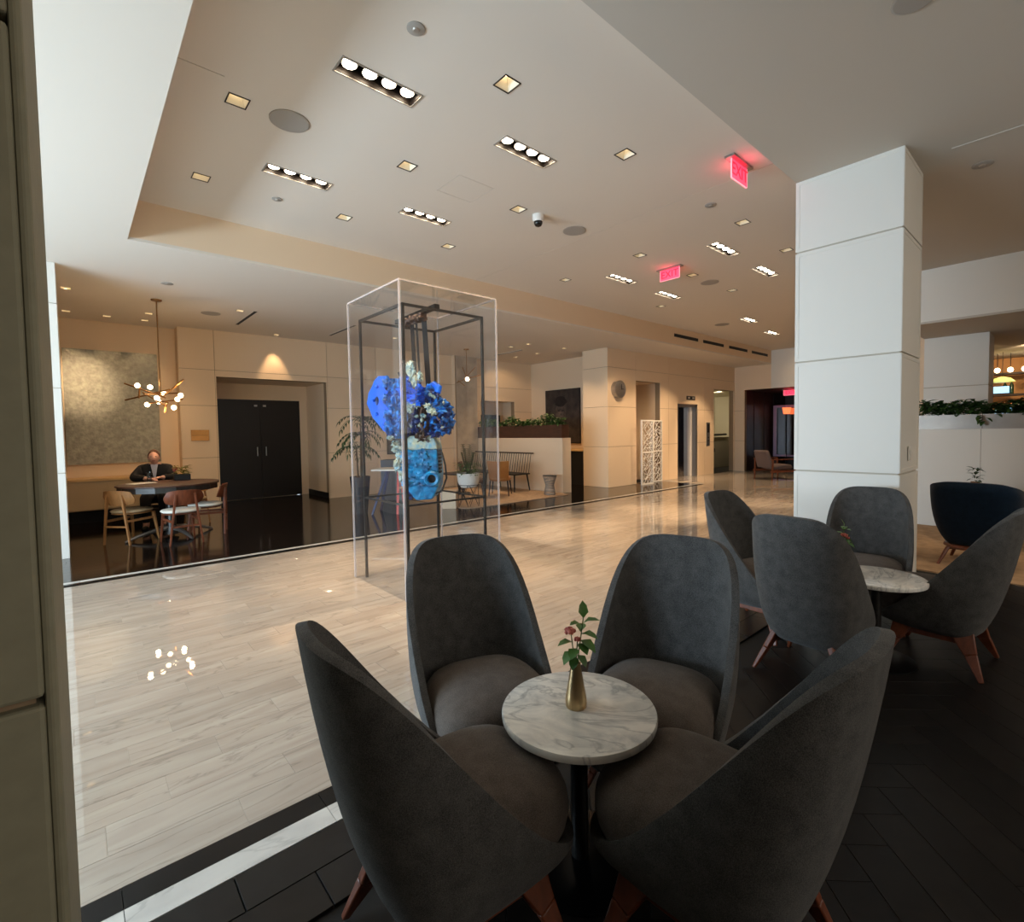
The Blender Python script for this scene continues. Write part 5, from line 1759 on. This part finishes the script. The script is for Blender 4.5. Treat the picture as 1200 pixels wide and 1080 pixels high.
pq = thing('plaque', 'small bronze plaque on the cream wall beside the double doors', 'sign', (1.78, 10.995, 1.425))
MB().cbox((0, -0.008, 0.052), (0.29, 0.014, 0.098)).build('plate', 'plaque', pq)
MB().cbox((0, -0.008, -0.052), (0.29, 0.014, 0.098)).build('plate', 'plaque', pq)
MB().cbox((0, -0.002, 0), (0.28, 0.003, 0.02)).build('backing', 'plaque_line', pq)
pt = thing('framed_picture', 'dark grey picture on the wall behind the engine sculpture', 'picture', (5.77, 10.995, 1.19))
MB().cbox((0, -0.012, 0), (0.42, 0.022, 0.56)).build('frame', 'black', pt)
MB().cbox((0, -0.0245, 0), (0.38, 0.003, 0.52)).build('canvas', 'grey_box', pt)

# ------------------------------------------------------------------ palm, trestle table, bowl planter
pm = thing('potted_palm', 'tall palm in a tapered charcoal pot behind the acrylic case', 'plant', (3.74, 8.44, 0))
MB().lathe([(0.115, 0), (0.175, 0.655), (0.165, 0.66), (0.155, 0.62)], seg=24).build('pot', 'pot', pm, smooth=True)
MB().lathe([(0.157, 0.60), (0.15, 0.625)], seg=24).build('soil', 'soil', pm)
for k, (x, y) in enumerate(((-0.03, 0.0), (0.04, 0.03), (0.0, -0.04))):
    MB().tube([(x, y, 0.6), (x * 1.6, y * 1.6, 1.0 + 0.1 * k), (x * 2.0, y * 2, 1.15 + 0.22 * k)], [0.018, 0.014, 0.010], 8).build('trunk', 'trunk', pm, smooth=True)
r = random.Random(12)
for k in range(30):
    tier = k % 3
    base = Vector(((-0.03, 0.04, 0.0)[tier] * 2, (0.0, 0.03, -0.04)[tier] * 2, 1.13 + 0.24 * tier + 0.02 * r.random()))
    a = k * 2.4 + r.random() * 0.4
    up_ = r.uniform(0.3, 1.3)
    L = r.uniform(0.34, 0.48)
    mb = MB()
    p = base
    dirv = Vector((cos(a), sin(a), up_)).normalized()
    spine = [p]
    for q in range(6):
        p = p + dirv * L / 6
        dirv = (dirv + Vector((0, 0, -0.34))).normalized()
        spine.append(p)
    mb.tube(spine, [0.004] * 6 + [0.002], 5)
    for q in range(1, 7):
        d_ = (spine[q] - spine[q - 1]).normalized()
        sd2 = d_.cross(Vector((0, 0, 1)))
        sd2 = sd2.normalized() if sd2.length > 1e-3 else Vector((1, 0, 0))
        for s in (-1, 1):
            mb.leaf(spine[q], d_ * 0.9 + sd2 * s * 0.9 + Vector((0, 0, -0.2)), 0.16 * (1 - 0.07 * q), 0.026)
    mb.leaf(spine[6], spine[6] - spine[5], 0.14, 0.026)
    mb.build('frond', 'leaf_dark', pm)

tt = thing('trestle_table', 'white topped trestle table with red and navy legs behind the case', 'table', (4.30, 8.10, 0), math.atan2(-0.667, 0.745))
MB().box(-0.40, 0.40, -0.28, 0.28, 0.76, 0.785).build('tabletop', 'paper', tt)
for sy in (-1, 1):
    for x, mm in ((-0.24, 'blue_paint'), (0.02, 'red_paint')):
        MB().bar((x + (0.06 if mm == 'blue_paint' else 0.0), sy * 0.05, 0.76), (x - (0.16 if mm == 'blue_paint' else -0.02), sy * 0.27, 0.0), 0.04, 0.035, 0.03, 0.03, up=(0, 1, 0)).build('leg', mm, tt)
MB().bar((0.05, -0.10, 0.70), (0.22, -0.20, 0.25), 0.03, 0.03, 0.025, 0.025, up=(0, 1, 0)).bar((0.05, -0.15, 0.45), (0.30, -0.2, 0.45), 0.03, 0.03, 0.025, 0.025).build('brace', 'oak', tt)
bk = thing('paper_stack', 'low stack of papers on the white trestle table', 'papers', (4.42, 8.02, 0.785), 0.3)
for k in range(4):
    MB().box(-0.14 + 0.01 * k, 0.14 + 0.006 * (k % 2), -0.10, 0.10 - 0.006 * k, 0.018 * k, 0.018 * k + 0.017).build('sheet', 'paper', bk)
gb = thing('grey_cabinet', 'slate grey storage cabinet behind the trestle table', 'cabinet', (5.0, 9.6, 0), math.atan2(-0.667, 0.745))
MB().box(-0.22, 0.26, -0.2, 0.2, 0.03, 0.86).build('body', 'grey_box', gb)
MB().box(-0.21, 0.02, -0.212, -0.201, 0.05, 0.84).build('door', 'grey_box', gb)
MB().box(0.024, 0.25, -0.212, -0.201, 0.05, 0.84).build('door', 'grey_box', gb)
MB().box(-0.2, 0.24, -0.18, 0.18, 0, 0.03).build('plinth', 'black', gb)
pz = thing('white_plinth', 'low white plinth block behind the acrylic case', 'plinth', (5.22, 7.86, 0), radians(-42))
MB().box(-0.14, 0.14, -0.16, 0.16, 0.0, 0.30).build('block', 'wall', pz, bevel=0.004)
MB().box(-0.15, 0.15, -0.17, 0.17, 0.30, 0.325).build('top', 'wall', pz, bevel=0.003)
bp = thing('bowl_planter', 'white bowl planter of ferns on a thin wire stand behind the case', 'plant', (5.58, 7.75, 0.0125))
MB().lathe([(0.10, 0.34), (0.16, 0.36), (0.205, 0.46), (0.22, 0.62), (0.205, 0.62), (0.19, 0.50)], seg=28).build('bowl', 'ceramic', bp, smooth=True)
MB().lathe([(0.20, 0.56), (0.19, 0.585)], seg=24).build('soil', 'soil', bp)
mb = MB()
for k in range(6):
    a, b_ = k * pi / 3, k * pi / 3 + 0.9
    mb.tube([(0.2 * cos(a), 0.2 * sin(a), 0.40), (0.22 * cos(b_), 0.22 * sin(b_), 0.0)], 0.005, 6).tube([(0.2 * cos(b_), 0.2 * sin(b_), 0.40), (0.22 * cos(a), 0.22 * sin(a), 0.0)], 0.005, 6)
mb.tube([(0.205 * cos(k * pi / 8), 0.205 * sin(k * pi / 8), 0.40) for k in range(17)], 0.006, 6)
mb.build('wire_stand', 'black_metal', bp, smooth=True)
mb = MB()
r = random.Random(21)
for k in range(130):
    a = r.uniform(0, 6.28)
    q = r.uniform(0, 0.2)
    mb.leaf((q * cos(a), q * sin(a), 0.58 + r.uniform(0, 0.22)), (cos(a), sin(a), r.uniform(-0.3, 0.9)), 0.10, 0.05)
o = mb.build('foliage', 'leaf', bp)
o['kind'] = 'stuff'
for k in range(7):
    a = k * 0.9
    mb = MB()
    tip = Vector((0.12 * cos(a), 0.12 * sin(a), 1.0 + 0.08 * (k % 3)))
    b0 = Vector((0.02 * cos(a), 0.02 * sin(a), 0.6))
    mb.tube([b0, tip], 0.005, 5)
    for q in range(9):
        p = b0.lerp(tip, 0.4 + 0.07 * q)
        for s in (-1, 1):
            mb.leaf(p, (cos(a + s * 1.4), sin(a + s * 1.4), 0.6), 0.10, 0.035)
    mb.build('frond', 'leaf_dark', bp)

# ------------------------------------------------------------------ reception lounge
rg = MB()
pts = [(5.30, 7.62), (5.36, 7.50), (5.52, 7.44), (7.95, 7.44), (8.12, 7.50), (8.16, 7.62), (8.16, 10.6), (5.3, 10.6)]
tag(rg.prism(pts, 0.0005, 0.012).build('rug', 'rug', bevel=0.003), 'large beige rug under the reception lounge seats', 'rug')
st = thing('spindle_settee', 'long dark spindle backed settee against the cream half wall', 'settee', (7.80, 9.75, 0))
MB().box(-0.26, 0.22, -1.10, 1.10, 0.395, 0.425).build('seat', 'black', st, bevel=0.004)
MB().box(0.26, 0.29, -1.16, 1.16, 0.875, 0.905).build('top_rail', 'dark_brown', st, bevel=0.004)
for k in range(26):
    y = -1.08 + k * 2.16 / 25
    MB().tube([(0.19, y, 0.42), (0.275, y, 0.88)], 0.007, 6).build('spindle', 'dark_brown', st, smooth=True)
for sy in (-1, 0, 1):
    MB().tube([(-0.22, sy * 1.04, 0.40), (-0.26, sy * 1.08, 0.0125)], [0.02, 0.014], 8).build('leg', 'black', st, smooth=True)
    MB().tube([(0.17, sy * 1.04, 0.40), (0.22, sy * 1.08, 0.0125)], [0.02, 0.014], 8).build('leg', 'black', st, smooth=True)


def side_chair(label, m):
    t = thing('side_chair', label, 'chair')
    cushion(0.24, -0.24, 0.23, 0.33, 0.43, 3.4).build('seat', m, t, smooth=True, angle=180)
    vs, fs = [], []
    nx, nz = 10, 6
    for k in (0, 1):
        for j in range(nz + 1):
            for i in range(nx + 1):
                u, v = -1 + 2 * i / nx, j / nz
                vs.append((u * (0.215 + 0.025 * v), 0.22 + 0.10 * v - 0.035 * u * u - 0.04 * k, 0.38 + 0.39 * v + 0.012 * u * u * v))
    stt = (nx + 1) * (nz + 1)
    for j in range(nz):
        for i in range(nx):
            a = j * (nx + 1) + i
            fs += [(a, a + 1, a + nx + 2, a + nx + 1), (stt + a, stt + a + nx + 1, stt + a + nx + 2, stt + a + 1)]
    for i in range(nx):
        b_ = nz * (nx + 1) + i
        fs += [(i, stt + i, stt + i + 1, i + 1), (b_, b_ + 1, stt + b_ + 1, stt + b_)]
    for j in range(nz):
        a = j * (nx + 1)
        fs += [(a, a + nx + 1, stt + a + nx + 1, stt + a), (a + nx, stt + a + nx, stt + a + 2 * nx + 1, a + 2 * nx + 1)]
    MB().add(vs, fs).build('backrest', m, t, smooth=True, bevel=0.006)
    for sx in (-1, 1):
        for sy in (-1, 1):
            MB().tube([(sx * 0.19, sy * 0.19, 0.34), (sx * 0.22, sy * 0.23, 0.0125)], [0.018, 0.012], 8).build('leg', 'dark_brown', t, smooth=True)
    return t


s0 = side_chair('tan leather chair with its back to us before the spindle settee', 'leather')
s0.location = (7.02, 8.55, 0)
s0.rotation_euler = (0, 0, face(222))
s1 = side_chair('brown upholstered chair seen through the corner of the acrylic case', 'brown_leather')
s1.location = (6.35, 8.65, 0)
s1.rotation_euler = (0, 0, face(140))
lt2 = thing('low_table', 'low dark round table between the lounge chairs', 'table', (6.55, 9.45, 0))
MB().lathe([(0.36, 0.46), (0.37, 0.47), (0.37, 0.49)], seg=32).build('tabletop', 'dark_brown', lt2, smooth=True)
MB().lathe([(0.03, 0.02), (0.03, 0.46)], seg=12).build('pole', 'black_metal', lt2, smooth=True)
MB().lathe([(0.24, 0.0125), (0.24, 0.03)], seg=28).build('base', 'black_metal', lt2)
sl = thing('wire_stool', 'hourglass wire stool with a dark top before the cream half wall', 'stool', (7.80, 7.78, 0))
mb = MB()
for k in range(28):
    a = 2 * pi * k / 28
    mb.tube([(0.15 * cos(a), 0.15 * sin(a), 0.42), (0.09 * cos(a + 0.35), 0.09 * sin(a + 0.35), 0.22), (0.13 * cos(a + 0.7), 0.13 * sin(a + 0.7), 0.02)], 0.005, 5)
mb.build('wire_base', 'steel', sl, smooth=True)
MB().lathe([(0.145, 0.418), (0.155, 0.424), (0.155, 0.436)], seg=28).build('seat', 'dark_metal', sl, smooth=True)
MB().lathe([(0.135, 0.0125), (0.135, 0.024)], seg=28).build('base_ring', 'steel', sl)
po = thing('portrait', 'large dark painting of a faint pale head on the reception wall', 'painting', (10.335, 9.74, 1.06))
MB().box(-0.03, 0.0, -0.66, 0.67, 0, 1.52).build('frame', 'black', po)
MB().box(-0.034, -0.0305, -0.64, 0.65, 0.02, 1.50).build('canvas', 'portrait', po)
mb = MB()
nn = 26
mb.add([(-0.0355, 0.06 + 0.20 * cos(2 * pi * k / nn), 0.86 + (0.30 if sin(2 * pi * k / nn) > 0 else 0.36) * sin(2 * pi * k / nn)) for k in range(nn)] + [(-0.0342, 0.06 + 0.20 * cos(2 * pi * k / nn), 0.86 + 0.32 * sin(2 * pi * k / nn)) for k in range(nn)], [tuple(range(nn))] + [(k, (k + 1) % nn, nn + (k + 1) % nn, nn + k) for k in range(nn)])
mb.build('pale_patch', 'portrait_pale', po)
mb = MB()
mb.add([(-0.0362, 0.06 + (0.23 + 0.03 * sin(5 * k)) * cos(2 * pi * k / nn), 1.18 + 0.15 * sin(2 * pi * k / nn)) for k in range(nn)], [tuple(range(nn))])
for cy_, cz_, ry_, rz_ in ((0.13, 0.92, 0.05, 0.018), (-0.02, 0.92, 0.05, 0.018), (0.06, 0.72, 0.055, 0.014), (0.05, 0.82, 0.018, 0.03)):
    mb.add([(-0.0364, cy_ + ry_ * cos(2 * pi * k / 14), cz_ + rz_ * sin(2 * pi * k / 14)) for k in range(14)], [tuple(range(14))])
mb.build('dark_patch', 'portrait_dark', po)
rc = thing('reception_cabinet', 'dark reception cabinet with a pale top in the gap beside the pillar', 'cabinet', (10.02, 9.6, 0))
MB().box(-0.28, 0.3, -1.1, 1.4, 0, 0.88).build('body', 'black', rc)
MB().box(-0.30, 0.3, -1.12, 1.4, 0.88, 0.92).build('worktop', 'ledge', rc)

# ------------------------------------------------------------------ lift lobby
ck = thing('wall_clock', 'round silver drum clock high on the cream pillar', 'clock', (10.03, 7.655, 2.41))
vs, fs = [], []
seg = 40
pr = [(0.20, 0.0), (0.20, -0.10), (0.215, -0.11), (0.215, -0.14), (0.19, -0.155), (0.10, -0.165), (0.03, -0.168)]
for r_, d_ in pr:
    for k in range(seg):
        vs.append((r_ * cos(2 * pi * k / seg), d_, r_ * sin(2 * pi * k / seg)))
for i in range(len(pr) - 1):
    for k in range(seg):
        fs.append((i * seg + k, i * seg + (k + 1) % seg, (i + 1) * seg + (k + 1) % seg, (i + 1) * seg + k))
fs.append(tuple((len(pr) - 1) * seg + k for k in range(seg)))
MB().add(vs, fs).build('drum', 'steel', ck, smooth=True)
MB().cbox((0.0, -0.172, 0.05), (0.014, 0.004, 0.13)).cbox((0.04, -0.172, 0.0), (0.09, 0.004, 0.012)).build('hand', 'black_metal', ck)


def lattice_screen(x0, x1, y, h, label, seed):
    w_ = x1 - x0
    t = thing('lattice_screen', label, 'screen', ((x0 + x1) / 2, y, 0), 0, 'white lattice screens before the niche')
    fr = 0.035
    hw_ = w_ / 2
    MB().box(-hw_, -hw_ + fr, -0.02, 0.02, 0, h).box(hw_ - fr, hw_, -0.02, 0.02, 0, h).box(-hw_ + fr, hw_ - fr, -0.02, 0.02, 0, fr).box(-hw_ + fr, hw_ - fr, -0.02, 0.02, h - fr, h).box(-hw_ + fr, hw_ - fr, -0.02, 0.02, h * 0.5 - fr / 2, h * 0.5 + fr / 2).build('frame', 'lattice', t)
    r_ = random.Random(seed)
    for half in (0, 1):
        z0, z1 = (fr, h * 0.5 - fr / 2) if half == 0 else (h * 0.5 + fr / 2, h - fr)
        nx, nz = 4, 7
        g_ = {}
        for i in range(nx + 1):
            for j in range(nz + 1):
                jx = r_.uniform(-0.3, 0.3) if 0 < i < nx else 0
                jz = r_.uniform(-0.3, 0.3) if 0 < j < nz else 0
                g_[i, j] = (-hw_ + fr + (w_ - 2 * fr) * (i + jx) / nx, 0, z0 + (z1 - z0) * (j + jz) / nz)
        mb = MB()
        for i in range(nx + 1):
            for j in range(nz + 1):
                if i < nx and (0 < j < nz) and r_.random() < 0.72:
                    mb.bar(g_[i, j], g_[i + 1, j], 0.009, 0.009, 0.012, 0.012)
                if j < nz and (0 < i < nx) and r_.random() < 0.72:
                    mb.bar(g_[i, j], g_[i, j + 1], 0.009, 0.009, 0.012, 0.012)
                if i < nx and j < nz:
                    if r_.random() < 0.5:
                        mb.bar(g_[i, j], g_[i + 1, j + 1], 0.009, 0.009, 0.012, 0.012)
                    else:
                        mb.bar(g_[i + 1, j], g_[i, j + 1], 0.009, 0.009, 0.012, 0.012)
        mb.build('lattice', 'lattice', t)


lattice_screen(10.72, 11.24, 7.40, 1.66, 'white lattice screen standing forward, nearer the clock pillar', 3)
lattice_screen(11.46, 11.97, 7.60, 1.66, 'white lattice screen set back, nearer the lift', 9)
ls = thing('lift_indicator', 'small dark floor indicator over the lift door', 'sign', (13.57, 7.648, 2.32))
MB().cbox((0, -0.01, 0), (0.46, 0.02, 0.11)).build('plate', 'dark_metal', ls)
MB().cbox((-0.12, -0.022, 0), (0.10, 0.004, 0.05)).cbox((0.12, -0.022, 0), (0.10, 0.004, 0.05)).build('display', 'speaker', ls)
MB().cbox((0, -0.022, 0), (0.06, 0.004, 0.07)).build('display', 'black', ls)
cp = thing('call_panel', 'tall narrow metal call panel beside the lift door', 'panel', (14.60, 7.648, 1.245))
MB().cbox((0, -0.008, 0), (0.20, 0.016, 0.72)).build('plate', 'steel', cp)
for z in (-0.1, -0.2):
    MB().cbox((0, -0.018, z), (0.04, 0.006, 0.04)).build('button', 'black', cp)
MB().cbox((0, -0.0165, 0.18), (0.14, 0.002, 0.26)).build('notice', 'dark_metal', cp)
ar = thing('armchair', 'low mauve grey armchair on a wooden frame at the far end of the lobby', 'armchair', (14.35, 5.55, 0), face(150))
cushion(0.32, -0.36, 0.28, 0.28, 0.42, 4).build('seat', 'grey_uph', ar, smooth=True, angle=180)
MB().bar((0, 0.30, 0.33), (0, 0.46, 0.80), 0.60, 0.54, 0.10, 0.08, up=(0, 1, 0)).build('backrest', 'grey_uph', ar, bevel=0.03, smooth=True)
for sx in (-1, 1):
    MB().bar((sx * 0.35, -0.38, 0.24), (sx * 0.35, 0.42, 0.24), 0.035, 0.035, 0.05, 0.05).build('side_rail', 'walnut', ar)
    MB().bar((sx * 0.35, -0.34, 0.56), (sx * 0.35, 0.40, 0.56), 0.05, 0.05, 0.025, 0.025).build('arm', 'walnut', ar)
    for y in (-0.33, 0.36):
        MB().bar((sx * 0.35, y, 0.56), (sx * 0.35, y * 1.08, 0.0), 0.04, 0.026, 0.035, 0.024).build('leg', 'walnut', ar)
cu = MB().blob((0, 0, 0), (0.19, 0.07, 0.17), 4, 0.08, 2, 18, 12).build('cushion', 'cabinet', None, smooth=True, loc=(14.10, 5.74, 0.59))
cu.rotation_euler = (0, 0, face(150))
tag(cu, 'pale cushion leaning on the back of the far armchair', 'cushion')

spot_light((8.9, 10.1, ZS - 0.03), (9.2, 11.0, 1.8), 20, 110)
